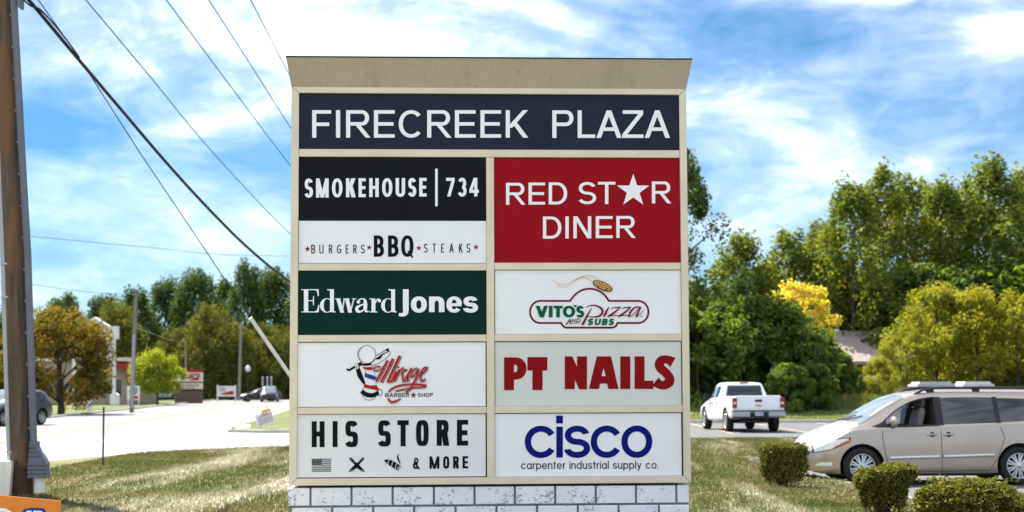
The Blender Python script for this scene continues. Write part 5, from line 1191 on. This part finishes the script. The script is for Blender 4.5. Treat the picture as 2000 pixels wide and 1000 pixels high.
# rough grass at the foot of the thicket and on the bank
def rough(n, seed):
    rng = np.random.default_rng(seed); P = []
    while len(P) < n:
        x = 6 + 34 * rng.random(); y = 77 + 25 * rng.random()
        z = bank_z(x, y)
        tall = smooth(82, 86, y) * (.45 + .5 * (mnoise.noise((x * .25, y * .25, 3)) + .5))
        P.append((x, y, z, .07 + .5 * max(0, tall)))
    P = np.array(P); a = rng.random(n) * 6.283; h = P[:, 3] * (.6 + .8 * rng.random(n)); wd = .016 + .012 * rng.random(n); v = np.repeat(P[:, None, :3], 3, 1).copy()
    v[:, 0, 0] -= np.cos(a) * wd; v[:, 0, 1] -= np.sin(a) * wd; v[:, 1, 0] += np.cos(a) * wd; v[:, 1, 1] += np.sin(a) * wd
    v[:, 2, 0] += rng.normal(size=n) * .3 * h; v[:, 2, 1] += rng.normal(size=n) * .3 * h; v[:, 2, 2] += h
    return raw_mesh('rough_grass', v.reshape(-1, 3), 3, [LEAF['rough']])
LEAF['rough'] = leafmat('rough_grass_blades', [(0, (.10, .13, .03)), (.5, (.17, .20, .055)), (.8, (.27, .23, .10)), (1, (.34, .26, .14))], .4, .25)
o = bpy.data.objects.new('rough_grass', rough(90000, 9)); COL.objects.link(o); tag(o, 'rough unmown grass at the foot of the thicket and over the bank', 'grass', kind='stuff')
# ------------------------------------------------------------------ utility pole and wires
def wood():
    m = bpy.data.materials.new('weathered_pole_wood'); m.use_nodes = True; t = m.node_tree
    b = t.nodes['Principled BSDF']; b.inputs['Roughness'].default_value = .85
    tc = mk(t, 'ShaderNodeTexCoord').outputs['Object']
    n = noise(t, mapping(t, tc, (9, 9, .7)), 1.0, 6, .65, .6); k = noise(t, mapping(t, tc, (30, 30, 1.6)), 1.0, 5, .6)
    c = mixc(t, ramp(t, n, [(.36, 0.), (.50, .45), (.66, 1.)]), (.125, .088, .062), (.035, .027, .023))
    c = mixc(t, ramp(t, k, [(.50, 0.), (.62, .8)]), c, (.09, .05, .03))
    c = mixc(t, ramp(t, noise(t, mapping(t, tc, (3, 3, .5)), 1.0, 3), [(.52, 0.), (.62, .85)]), c, (.15, .075, .032))
    z = mk(t, 'ShaderNodeSeparateXYZ'); t.links.new(tc, z.inputs[0])
    c = mixc(t, ramp(t, math_(t, 'ADD', z.outputs[2], math_(t, 'MULTIPLY', n, .9)), [(.9, 1.), (1.5, 0.)]), c, (.045, .022, .012))
    t.links.new(c, b.inputs['Base Color']); bp = mk(t, 'ShaderNodeBump'); bp.inputs['Strength'].default_value = .7; bp.inputs['Distance'].default_value = .015
    t.links.new(k, bp.inputs['Height']); t.links.new(bp.outputs[0], b.inputs['Normal']); return m
M['wood'] = wood()
M['conduit'] = mat('grey_conduit', (.135, .145, .185), .55, var=.06, scale=4)
M['conduit2'] = mat('galvanised_conduit', (.40, .41, .43), .5, .3, var=.06, scale=4)
M['pvc'] = mat('dull_white_plastic', (.74, .73, .70), .6, var=.1, scale=6)
M['cable'] = mat('black_cable', (.012, .014, .018), .6)
M['wire'] = mat('aluminium_wire', (.03, .17, .27), .45, .2)
PD = 25.6
B0 = at(43, 957, PD); gz = lawn_z(B0.x, PD)
pole = thing('utility_pole', 'weathered wooden utility pole with grey conduits at the left edge', 'pole', (B0.x, PD, gz))
loc = lambda v: tuple(Vector(v) - pole.location)
mb = MB(); rows = [(43, 985), (43, 957), (39, 800), (28.5, 500), (15.5, 250), (2, 0), (-14, -300)]
mb.tube([loc(at(x, y, PD)) for x, y in rows], [.182, .178, .168, .155, .148, .143, .135], 20); mb.build('shaft', M['wood'], pole)
mb = MB(); d1 = PD - .10
cp = [(65.5, 868), (63.5, 800), (54.5, 500), (43, 300), (34.5, 140), (27, 0), (14, -300)]
cp = [(66, 868)] + [(x, y) for x, y in cp[1:]]
mb.tube([loc(at(x, y, d1)) for x, y in cp], .056, 8, smooth=False)
for k in range(14):
    y = 30 + k * 62; x = np.interp(y, [0, 140, 300, 500, 800, 868], [20, 27.5, 36, 47.5, 56.5, 59]); mb.box(loc(at(x, y, d1 - .02)), (.035, .05, .03))
mb.build('cable_riser', M['conduit'], pole)
def ploft(rows, dep, th, name, m, parent, ridges=()):       # stacked rectangles given by left, right edge and height in the photo
    mb = MB(); vs = []
    for y, a, c in rows:
        p, q = loc(at(a, y, dep)), loc(at(c, y, dep)); vs += [(p[0], p[1] - th * .5, p[2]), (q[0], q[1] - th * .5, q[2]), (q[0], q[1] + th, q[2]), (p[0], p[1] + th, p[2])]
    n = len(rows); mb.add(vs, [(i * 4 + k, i * 4 + (k + 1) % 4, i * 4 + 4 + (k + 1) % 4, i * 4 + 4 + k) for i in range(n - 1) for k in range(4)] + [(0, 1, 2, 3), tuple(range(4 * n - 4, 4 * n))])
    for y, a, c in ridges:
        p, q = Vector(loc(at(a, y, dep))), Vector(loc(at(c, y, dep))); mb.box((p + q) / 2 + Vector((0, -th * .5, 0)), ((q - p).length, .05, .022))
    return mb.build(name, m, parent)
ploft([(862, 59, 73), (872, 60, 74), (880, 60, 78), (890, 58, 85), (904, 57, 93), (933, 56, 94)], PD - .14, .12, 'flared_riser_cover', M['conduit'], pole, [(872, 59, 75), (880, 59, 80), (888, 58, 85), (906, 56, 95), (914, 56, 95), (922, 56, 95), (931, 56, 95)])
mb = MB(); mb.tube([loc(at(78, 932, PD - .1)), loc(at(77, 962, PD - .1))], .088, 16); mb.build('pipe_stub', M['pvc'], pole)
mb = MB(); mb.tube([loc(at(x, y, PD - .06)) for x, y in [(20, 900), (15.5, 800), (6.5, 500), (-4, 250), (-17, -50), (-30, -300)]], .045, 10); 
mb.build('conduit_pipe', M['conduit2'], pole)
for y in (515, 580, 883): x = np.interp(y, [500, 800, 900], [8, 16, 21]); mb = MB(); mb.box(loc(at(x + 3, y, PD - .11)), (.17, .04, .03)); mb.build('pipe_strap', M['conduit2'], pole)
ploft([(900, 1, 24), (910, -1, 25), (968, -6, 20)], PD - .2, .14, 'white_conduit_cover', M['pvc'], pole)
mb = MB(); mb.bbox(*[loc(v) for v in (at(34, 13, PD - .2), at(48, -40, PD + .05))]); mb.build('junction_box', M['conduit'], pole)
def cable(name, pts, r, m, label, cat='cable', group=None):
    mb = MB(); P = [at(*p) for p in pts]; Q = []
    for i in range(len(P) - 1):
        a, b_, c, d = P[max(i - 1, 0)], P[i], P[i + 1], P[min(i + 2, len(P) - 1)]
        for j in range(6):
            t = j / 6; Q.append(.5 * (2 * b_ + (c - a) * t + (2 * a - 5 * b_ + 4 * c - d) * t * t + (3 * b_ - a - 3 * c + d) * t ** 3))
    Q.append(P[-1]); mb.tube(Q, r, 6); return tag(mb.build(name, m, None, P[0]), label, cat, group)
cable('communication_cable', [(30, -30, 25.5), (75, 22, 26), (150, 112, 27.5), (240, 218, 30), (320, 312, 32), (400, 400, 34.5), (480, 480, 37), (560, 546, 40), (680, 630, 46)], .030, M['cable'], 'thick black cable bundle running down from the pole towards the sign')
cable('drop_wire', [(20, -25, 25.5), (58, 10, 25.7), (80, 20, 26), (120, 65, 26.8), (155, 112, 27.5)], .014, M['cable'], 'short thin black wire joining the thick cable bundle near the pole')
gw = thing('guy_wire', 'taut black guy wire with a white plastic guard ending behind the sign', 'wire', tuple(at(490, 622, 31)))
gl = lambda v: tuple(Vector(v) - gw.location)
mb = MB(); mb.tube([gl(at(x, y, d)) for x, y, d in [(60, -22, 26), (75, 0, 26.1), (150, 106, 26.9), (275, 301, 28.4), (410, 502, 30), (490, 622, 31)]], .0085, 6); mb.build('wire', M['cable'], gw)
e = at(650, 860, 32.1); mb = MB(); mb.tube([gl(at(489, 621, 31)), gl(at(567, 734, 31.6)), gl(e), gl((e.x + .2, e.y, .12))], .036, 10); mb.build('guard', M['pvc'], gw)
for nm, pts, l in [('a', [(110, -70, 34), (168, 0, 36), (300, 158, 43), (415, 297, 52), (560, 450, 66), (700, 575, 84)], 'lowest of the four thin blue grey power lines across the upper left sky'),
                   ('b', [(270, -75, 36), (325, 0, 38), (450, 168, 46), (563, 318, 56), (700, 490, 72)], 'second lowest thin power line in the upper left sky'),
                   ('c', [(360, -75, 36), (408, 0, 38), (500, 143, 45), (568, 250, 52), (700, 450, 68)], 'third thin power line in the upper left sky, ending at the top frame'),
                   ('d', [(452, -75, 36), (490, 0, 38), (530, 78, 42), (562, 140, 46), (650, 300, 56)], 'steepest thin power line, meeting the cornice of the sign')]:
    cable('power_line', pts, .017, M['wire'], l, 'cable', 'power lines')
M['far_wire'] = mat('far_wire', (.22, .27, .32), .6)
cable('distant_line', [(-80, 452, 90), (65, 462, 95), (190, 474, 100), (300, 484, 108), (430, 497, 120), (560, 500, 135)], .022, M['far_wire'], 'faint distant line crossing the pale sky beside the utility pole', 'cable')
cable('distant_line', [(-80, 540, 90), (65, 556, 95), (130, 565, 100), (195, 572, 104), (265, 574, 111)], .018, M['far_wire'], 'faint distant line running to the top of the leaning pole', 'cable')
cable('distant_line', [(265, 640, 111), (300, 652, 140), (335, 665, 170), (362, 668, 188)], .02, M['far_wire'], 'faint distant line joining the leaning pole and the shorter pole', 'cable')

# ------------------------------------------------------------------ small things by the road
M['orange'] = mat('orange_board', (.72, .22, .03), .6, var=.04, scale=6)
M['rust'] = mat('rusty_steel', (.06, .045, .04), .8, var=.2, scale=20)
M['greywood'] = mat('grey_pole_wood', (.27, .245, .22), .9, var=.25, scale=6, stretch=(6, 6, .6))
M['brick'] = mat('tan_block', (.34, .275, .20), .85, var=.08, scale=3)
M['cream'] = mat('cream_panel', (.70, .62, .48), .6, var=.04)
M['red_awning'] = mat('red_awning', (.36, .02, .03), .7)
M['purple_vinyl'] = mat('purple_ink', (.16, .06, .17), .6)
M['yellow_thing'] = mat('yellow_plastic', (.68, .42, .03), .6)
M['brown'] = mat('brown_brick', (.16, .11, .085), .9, var=.2, scale=9)
M['signwhite'] = mat('painted_white', (.72, .71, .69), .6, var=.05)
class Flat(Ink):                 # marks on a board that stands square across the view
    def __init__(s, D, parent, ox, oy, k, depth=-.02): super().__init__(ox, oy, k, depth); s.D = D; s.l = parent.location
    def pt(s, x, y): v = at(s.o[0] + x / s.o[2], s.o[1] + y / s.o[2], s.D); return v.x - s.l[0], v.z - s.l[2]
def board(mb, o, D, pts, th, m=0):
    mb.prism([(at(x, y, D).x - o.location[0], at(x, y, D).z - o.location[2]) for x, y in pts], lambda a, c, h: (a, D - o.location[1] + h, c), 0, th, m)
# steel stake
p = on(201, 909, .17); mb = MB(); q = at(201, 795, p.y)
mb.tube([(0, 0, -.1), (0, 0, q.z - p.z)], .020, 6)
for k in range(26): mb.lathe([(.019, 0), (.025, .006), (.025, .012), (.019, .018)], c=(0, 0, .03 + k * (q.z - p.z - .05) / 26), n=6)
tag(mb.build('steel_stake', M['rust'], None, (0, 0, 0)), 'thin rusty steel stake standing in the lawn right of the utility pole', 'stake').location = p
# orange board in the corner
D = 15.2; p = at(25, 1100, D); o = thing('orange_sign', 'orange yard sign with blue and white print at the bottom left corner', 'sign', (p.x, D, .16))
mb = MB(); board(mb, o, D, [(-75, 961), (119, 978), (108, 1070), (-86, 1052)], .012); mb.build('board', M['orange'], o)
mb = MB()
for x in (-30, 70): a = at(x, 985, D + .02); mb.tube([(a.x - p.x, .02, a.z - .16), (a.x - p.x + .01, .02, -.15)], .005, 5)
mb.build('wire_stand', M['conduit2'], o)
k = Flat(D, o, 0, 0, 1, -.003); k.mi = 0; k.stroke([(44, 1003), (50, 996), (62, 994), (84, 995), (90, 1004), (92, 1015), (42, 1013), (44, 1003)], 5); k.mi = 1; k.layer = 3; k.poly([(47, 1003), (54, 997), (82, 998), (86, 1006), (86, 1012), (47, 1010)]); k.mi = 0; k.layer = 6; k.rect(62, 997, 65, 1011)
k.mi = 1; k.layer = 9; k.stroke([(-60, 1004), (-20, 996), (10, 996), (24, 1004)], 7); k.build('print', [M['sky_vinyl'], M['white_vinyl']], o)
# far wooden poles
for px0, py0, px1, py1, d, r, l in [(257, 797, 266, 566, 111, .15, 'tall grey leaning wooden pole between the pylon sign and the round tree'), (364, 776, 362, 664, 188, .13, 'short grey wooden pole in front of the menu board sign'), (467, 777, 471, 630, 176, .17, 'bare grey wooden pole left of the parked dark sedan')]:
    a, c = at(px0, py0, d), at(px1, py1, d); mb = MB(); mb.tube([(0, 0, -.3), ((c.x - a.x) * .5, 0, (c.z - a.z) * .5), (c.x - a.x, 0, c.z - a.z)], [r, r * .9, r * .75], 10)
    if d == 111:
        t = thing('wooden_pole', l, 'pole', (a.x, d, a.z), 0, 'far wooden poles'); mb.build('shaft', M['greywood'], t)
        mb = MB(); mb.tube([(.02, -.10, 0), ((c.x - a.x) * .30, -.12, (c.z - a.z) * .32), ((c.x - a.x) * .60, -.12, (c.z - a.z) * .62)], .10, 8); mb.build('cable_riser', M['conduit2'], t)
        mb = MB(); mb.box((c.x - a.x, 0, c.z - a.z - .35), (.5, .12, .10)); mb.build('bracket', M['greywood'], t)
    else: o = mb.build('wooden_pole', M['greywood']); o.location = (a.x, d, a.z); tag(o, l, 'pole', 'far wooden poles')
# gabled pylon sign
D = 132; p = at(184, 783, D); o = thing('pylon_sign', 'white gabled pylon sign on two posts behind the rusty tree', 'sign', (p.x, D, max(0, p.z)))
mb = MB(); board(mb, o, D, [(138, 637), (229, 637), (229, 662), (138, 662)], .7); mb.build('header', M['signwhite'], o)
mb = MB(); board(mb, o, D + .02, [(153, 636.8), (184.5, 621), (212, 636.8)], .66); mb.build('gable', M['signwhite'], o)
mb = MB(); board(mb, o, D - .06, [(151, 638), (184.5, 619), (214, 638), (210, 638), (184.5, 623.5), (156, 638)], .8); mb.build('gable_trim', M['signwhite'], o)
mb = MB(); board(mb, o, D + .1, [(150, 663), (219, 663), (219, 700), (150, 700)], .4); mb.build('tenant_board', M['signwhite'], o)
for x in (143.5, 222): mb = MB(); board(mb, o, D + .1, [(x - 2.6, 662), (x + 2.6, 662), (x + 2.6, 773), (x - 2.6, 773)], .3); q = mb.build('post', M['signwhite'], o); mb = MB(); board(mb, o, D - .1, [(x - 7.5, 771), (x, 766), (x + 7.5, 771), (x + 7.5, 790), (x - 7.5, 790)], .7); mb.build('post_base', M['signwhite'], q)
k = Flat(D, o, 0, 0, 1); row(k, 'PLAZA', [(178, 185.5), (187, 194), (195, 203.5), (204.5, 212), (212.5, 221.5)], 641.5, 652, 1.7, 1.5); k.rect(150, 655.5, 215, 656.5); k.build('lettering', M['maroon_vinyl'], o)
k = Flat(D + .1, o, 0, 0, 1); k.rect(186, 671, 218.5, 681); k.mi = 1; k.layer = 4
for x in range(189, 216, 5): k.rect(x, 673.5, x + 3.4, 678.5)
k.build('blue_panel', [M['sky_vinyl'], M['white_vinyl']], o)
# restaurant with red awning
D = 158; p = at(150, 780, D); o = thing('restaurant', 'low tan restaurant with a red awning behind the rusty tree', 'building', (p.x, D, 0))
mb = MB(); board(mb, o, D, [(40, 706), (247.5, 706), (247.5, 790), (40, 790)], 14); mb.build('walls', M['brick'], o)
mb = MB(); board(mb, o, D - .25, [(38, 698), (248.5, 698), (248.5, 705.5), (38, 705.5)], 14.5); mb.build('parapet', M['cream'], o)
mb = MB(); board(mb, o, D - .9, [(224, 710), (249, 710), (249, 720.5), (224, 720.5)], .88); mb.build('awning', M['red_awning'], o); mb = MB(); board(mb, o, D - .3, [(248.2, 728), (253, 731), (253, 745), (248.2, 745)], 3); mb.build('awning', M['red_awning'], o)
mb = MB()
for i in range(6): board(mb, o, D - .92, [(225 + i * 4 + a, b_) for a, b_ in ((0, 705.5), (2.2, 705.5), (3.4, 709.5), (1.2, 709.5))], .5)
mb.build('check_band', M['black_vinyl'], o)
for a, c in ((216, 236), (60, 78), (84, 104), (108, 124)): mb = MB(); board(mb, o, D - .06, [(a, 741), (c, 741), (c, 772), (a, 772)], .1); mb.build('doorway' if a > 200 else 'window', M['glass'], o)
# menu board sign
D = 165; p = at(368, 775, D); o = thing('menu_board_sign', 'red topped restaurant sign with check marks over a letter board', 'sign', (p.x, D, 0))
for nm, pts, m, dd in [('cap', [(347, 722), (395.5, 722), (395.5, 726.5), (347, 726.5)], 'red_awning', 0), ('panel', [(341, 727), (395, 727), (395, 745.5), (341, 745.5)], 'cream', .05), ('letter_board', [(340, 748), (394.5, 748), (394.5, 760), (340, 760)], 'cream', .05), ('frame', [(342, 745), (394, 745), (394, 764), (342, 764)], 'trim', .2), ('base', [(341, 763.5), (394, 763.5), (394, 790), (341, 790)], 'brown', 0)]:
    mb = MB(); board(mb, o, D + dd, pts, .5); mb.build(nm, M[m], o)
k = Flat(D + .05, o, 0, 0, 1); k.mi = 0
for i in range(5): k.layer = 0; x = 368 + i * 4.6; k.poly([(x, 729), (x + 2.4, 729), (x + 4.2, 733.5), (x + 1.8, 733.5)])
k.mi = 1; k.stroke([(366, 739), (374, 735.5), (382, 740), (390, 734)], 3.2, smooth=4); k.stroke([(371, 742), (390, 741)], 1.6); k.build('print', [M['black_vinyl'], M['scarlet_vinyl']], o)
k = Flat(D + .05, o, 0, 0, 1)
for y, xs in ((750.5, (346, 349, 352, 356, 359, 364, 368, 371, 375, 379, 383, 386)), (755.5, (352, 355, 358, 363, 366, 370, 374, 378))):
    for x in xs: k.layer = 0; k.rect(x, y, x + 1.7, y + 3)
k.build('board_letters', M['trim'], o)
# small white sign, banner, lamp, posts
D = 116; p = at(260, 785, D); o = thing('notice_sign', 'small white notice sign with green and red print beside the leaning pole', 'sign', (p.x, D, 0))
mb = MB(); board(mb, o, D, [(248, 753.5), (272.5, 753.5), (272.5, 781), (248, 781)], .06); mb.build('board', M['signwhite'], o)
mb = MB()
for x in (250, 271): mb = MB(); board(mb, o, D + .07, [(x - .8, 756), (x + .8, 756), (x + .8, 800), (x - .8, 800)], .05); mb.build('leg', M['signwhite'], o)
k = Flat(D, o, 0, 0, 1); k.mi = 0
for x, y, w_ in ((256, 757, 12), (252, 762, 5), (262, 762, 7), (254, 767, 13)): k.layer = 0; k.rect(x, y, x + w_, y + 2.6)
k.mi = 1; k.rect(261, 773.5, 269.5, 778.5); k.build('print', [M['green_vinyl'], M['scarlet_vinyl']], o)
D = 172; p = at(442, 778, D); o = thing('banner_sign', 'low white banner sign with a red swoosh between two posts', 'sign', (p.x, D, 0))
mb = MB(); board(mb, o, D, [(425, 754), (459, 754), (459, 774.5), (425, 774.5)], .06); mb.build('banner', M['signwhite'], o)
for x in (424.3, 459.8): mb = MB(); board(mb, o, D - .03, [(x - 1, 752), (x + 1, 752), (x + 1, 790), (x - 1, 790)], .13); mb.build('post', M['signwhite'], o)
k = Flat(D, o, 0, 0, 1); k.mi = 0; k.poly([(430, 769), (440, 766.5), (450, 764), (456, 763), (456, 770.5), (430, 770.5)]); k.mi = 1
for y in (757, 760, 763): k.layer = 0; k.rect(428, y, 440, y + 1.2)
k.build('print', [M['scarlet_vinyl'], M['conduit']], o)
D = 174; p = at(484, 783, D); o = thing('street_lamp', 'black lamp post with a white globe behind the dark sedan', 'street lamp', (p.x, D, 0)); z = at(484, 722, D).z
mb = MB(); mb.tube([(0, 0, -.1), (0, 0, z - .3)], .07, 8); mb.lathe([(.16, 0), (.16, .4), (.08, .5)], n=10); mb.lathe([(.06, z - .45), (.16, z - .3), (.16, z - .22)], n=10); mb.build('post', M['trim'], o)
mb = MB(); mb.lathe([(.12, z - .25), (.25, z - .05), (.29, z + .12), (.22, z + .32), (.08, z + .42), (.001, z + .5)], n=14); mb.build('globe', M['signwhite'], o)
for i, x in enumerate((513, 522, 530)):
    p = at(x, 768, 186); q = at(x, 737, 186); mb = MB(); mb.tube([(0, 0, -p.z - .1), (0, 0, q.z - p.z)], .09, 8); mb.lathe([(.09, q.z - p.z), (.05, q.z - p.z + .06), (.001, q.z - p.z + .07)], n=8)
    w_ = mb.build('metal_post', M['conduit2']); w_.location = p; tag(w_, ['leftmost of three thin grey posts behind the dark SUV', 'middle one of three thin grey posts behind the dark SUV', 'rightmost of three thin grey posts behind the dark SUV'][i], 'post', 'grey posts by the side road')
D = 64.6; p = at(520, 836, D); o = thing('leaning_yard_sign', 'tilted white yard sign with purple writing and a yellow topper on the grass island', 'sign', (p.x, D, .13))
mb = MB(); board(mb, o, D, [(497.5, 812), (529, 800), (536, 826), (504, 834.5)], .02); mb.build('board', M['signwhite'], o)
mb = MB(); board(mb, o, D - .02, [(510, 802.5), (526, 797.5), (527.5, 802), (511.5, 807)], .06); a = at(521, 797, D); mb.tube([(a.x - p.x, 0, a.z - .13), (a.x - p.x - .02, 0, a.z - .03)], .02, 5); mb.build('topper', M['yellow_thing'], o)
mb = MB()
for x, y in ((508, 826), (530, 820)): mb = MB(); a = at(x, y, D + .03); mb.tube([(a.x - p.x, .03, a.z - .13), (a.x - p.x + .04, .03, -.1)], .008, 5); mb.build('wire_leg', M['conduit2'], o)
k = Flat(D, o, 0, 0, 1, -.006); rg = random.Random(2)
k.stroke([(510, 812), (513, 807.5), (516, 812), (520, 806), (522, 810)], 1.3, smooth=3)
for j in range(4):
    x0, y0 = 503 + j * 1.3, 817.5 + j * 4.2
    for i in range(6): k.layer = 0; x = x0 + i * 4.6; y = y0 - i * 1.75; k.stroke([(x, y), (x + 1.2, y - 2.2), (x + 2.2, y - .4), (x + 3.3, y - 2.4)], .9 + .4 * rg.random())
k.build('writing', M['purple_vinyl'], o)
p = on(475, 835.5, .15); mb = MB(); mb.box((0, 0, 0), (.55, .50, .012), 0, Matrix.Rotation(R_(14), 3, 'X') @ Matrix.Rotation(R_(8), 3, 'Z')); w_ = mb.build('fallen_card', mat('pale_card', (.62, .62, .40), .7)); w_.location = (p.x, 66.2, .20); tag(w_, 'pale yellow card lying flat on the grass island near the kerb', 'card')
D = 118; p = at(128, 790, D); mb = MB(); mb.tube([(0, 0, 0), (-.04, 0, .95)], .06, 6); mb.box((-.05, 0, .8), (.22, .05, .4)); w_ = mb.build('cable_marker', M['yellow_thing']); w_.location = (p.x, D, 0); tag(w_, 'small yellow cable marker on the verge beside the rusty tree trunk', 'marker')
D = 120; p = at(175, 790, D); mb = MB(); mb.box((0, 0, .45), (.34, .3, 1.0), taper=.7); mb.box((0, 0, 1.0), (.2, .25, .14), taper=.6); w_ = mb.build('cable_pedestal', M['signwhite']); w_.location = (p.x, D, 0); tag(w_, 'small white utility pedestal on the verge between the pylon sign posts', 'utility box')
# tan house behind the bank
D = 111; p = at(1680, 700, D); o = thing('house', 'low house with a pinkish tan roof behind the thicket', 'building', (p.x, D, 1.6))
M['shingle'] = mat('pinkish_shingles', (.32, .265, .24), .9, var=.1, scale=14, stretch=(1, 1, 6), bump=.2)
e = at(1680, 703, D).z - 1.6; r = e + 2.1
mb = MB(); mb.bbox((-4.2, 0, -.4), (4.2, 8.0, e)); mb.build('walls', M['brown'], o)
mb = MB(); mb.add([(-4.8, -.5, e - .1), (4.8, -.5, e - .1), (4.8, 4, r), (-4.8, 4, r), (-4.8, 8.5, e - .1), (4.8, 8.5, e - .1), (-4.8, -.5, e - .3), (4.8, -.5, e - .3), (4.8, 8.5, e - .3), (-4.8, 8.5, e - .3)], [(0, 1, 2, 3), (3, 2, 5, 4), (6, 7, 8, 9), (0, 1, 7, 6), (4, 5, 8, 9), (0, 3, 4, 9, 6), (1, 2, 5, 8, 7)]); mb.build('roof', M['shingle'], o)
mb = MB(); mb.tube([(-4.8, 4, r + .03), (-.6, 4, r + .03)], .10, 6); mb.build('ridge_cap', M['signwhite'], o)
for x in (-2.6, 1.2): mb = MB(); mb.bbox((x - .6, -.05, e - 1.6), (x + .6, .06, e - .5)); mb.build('window', M['glass'], o)
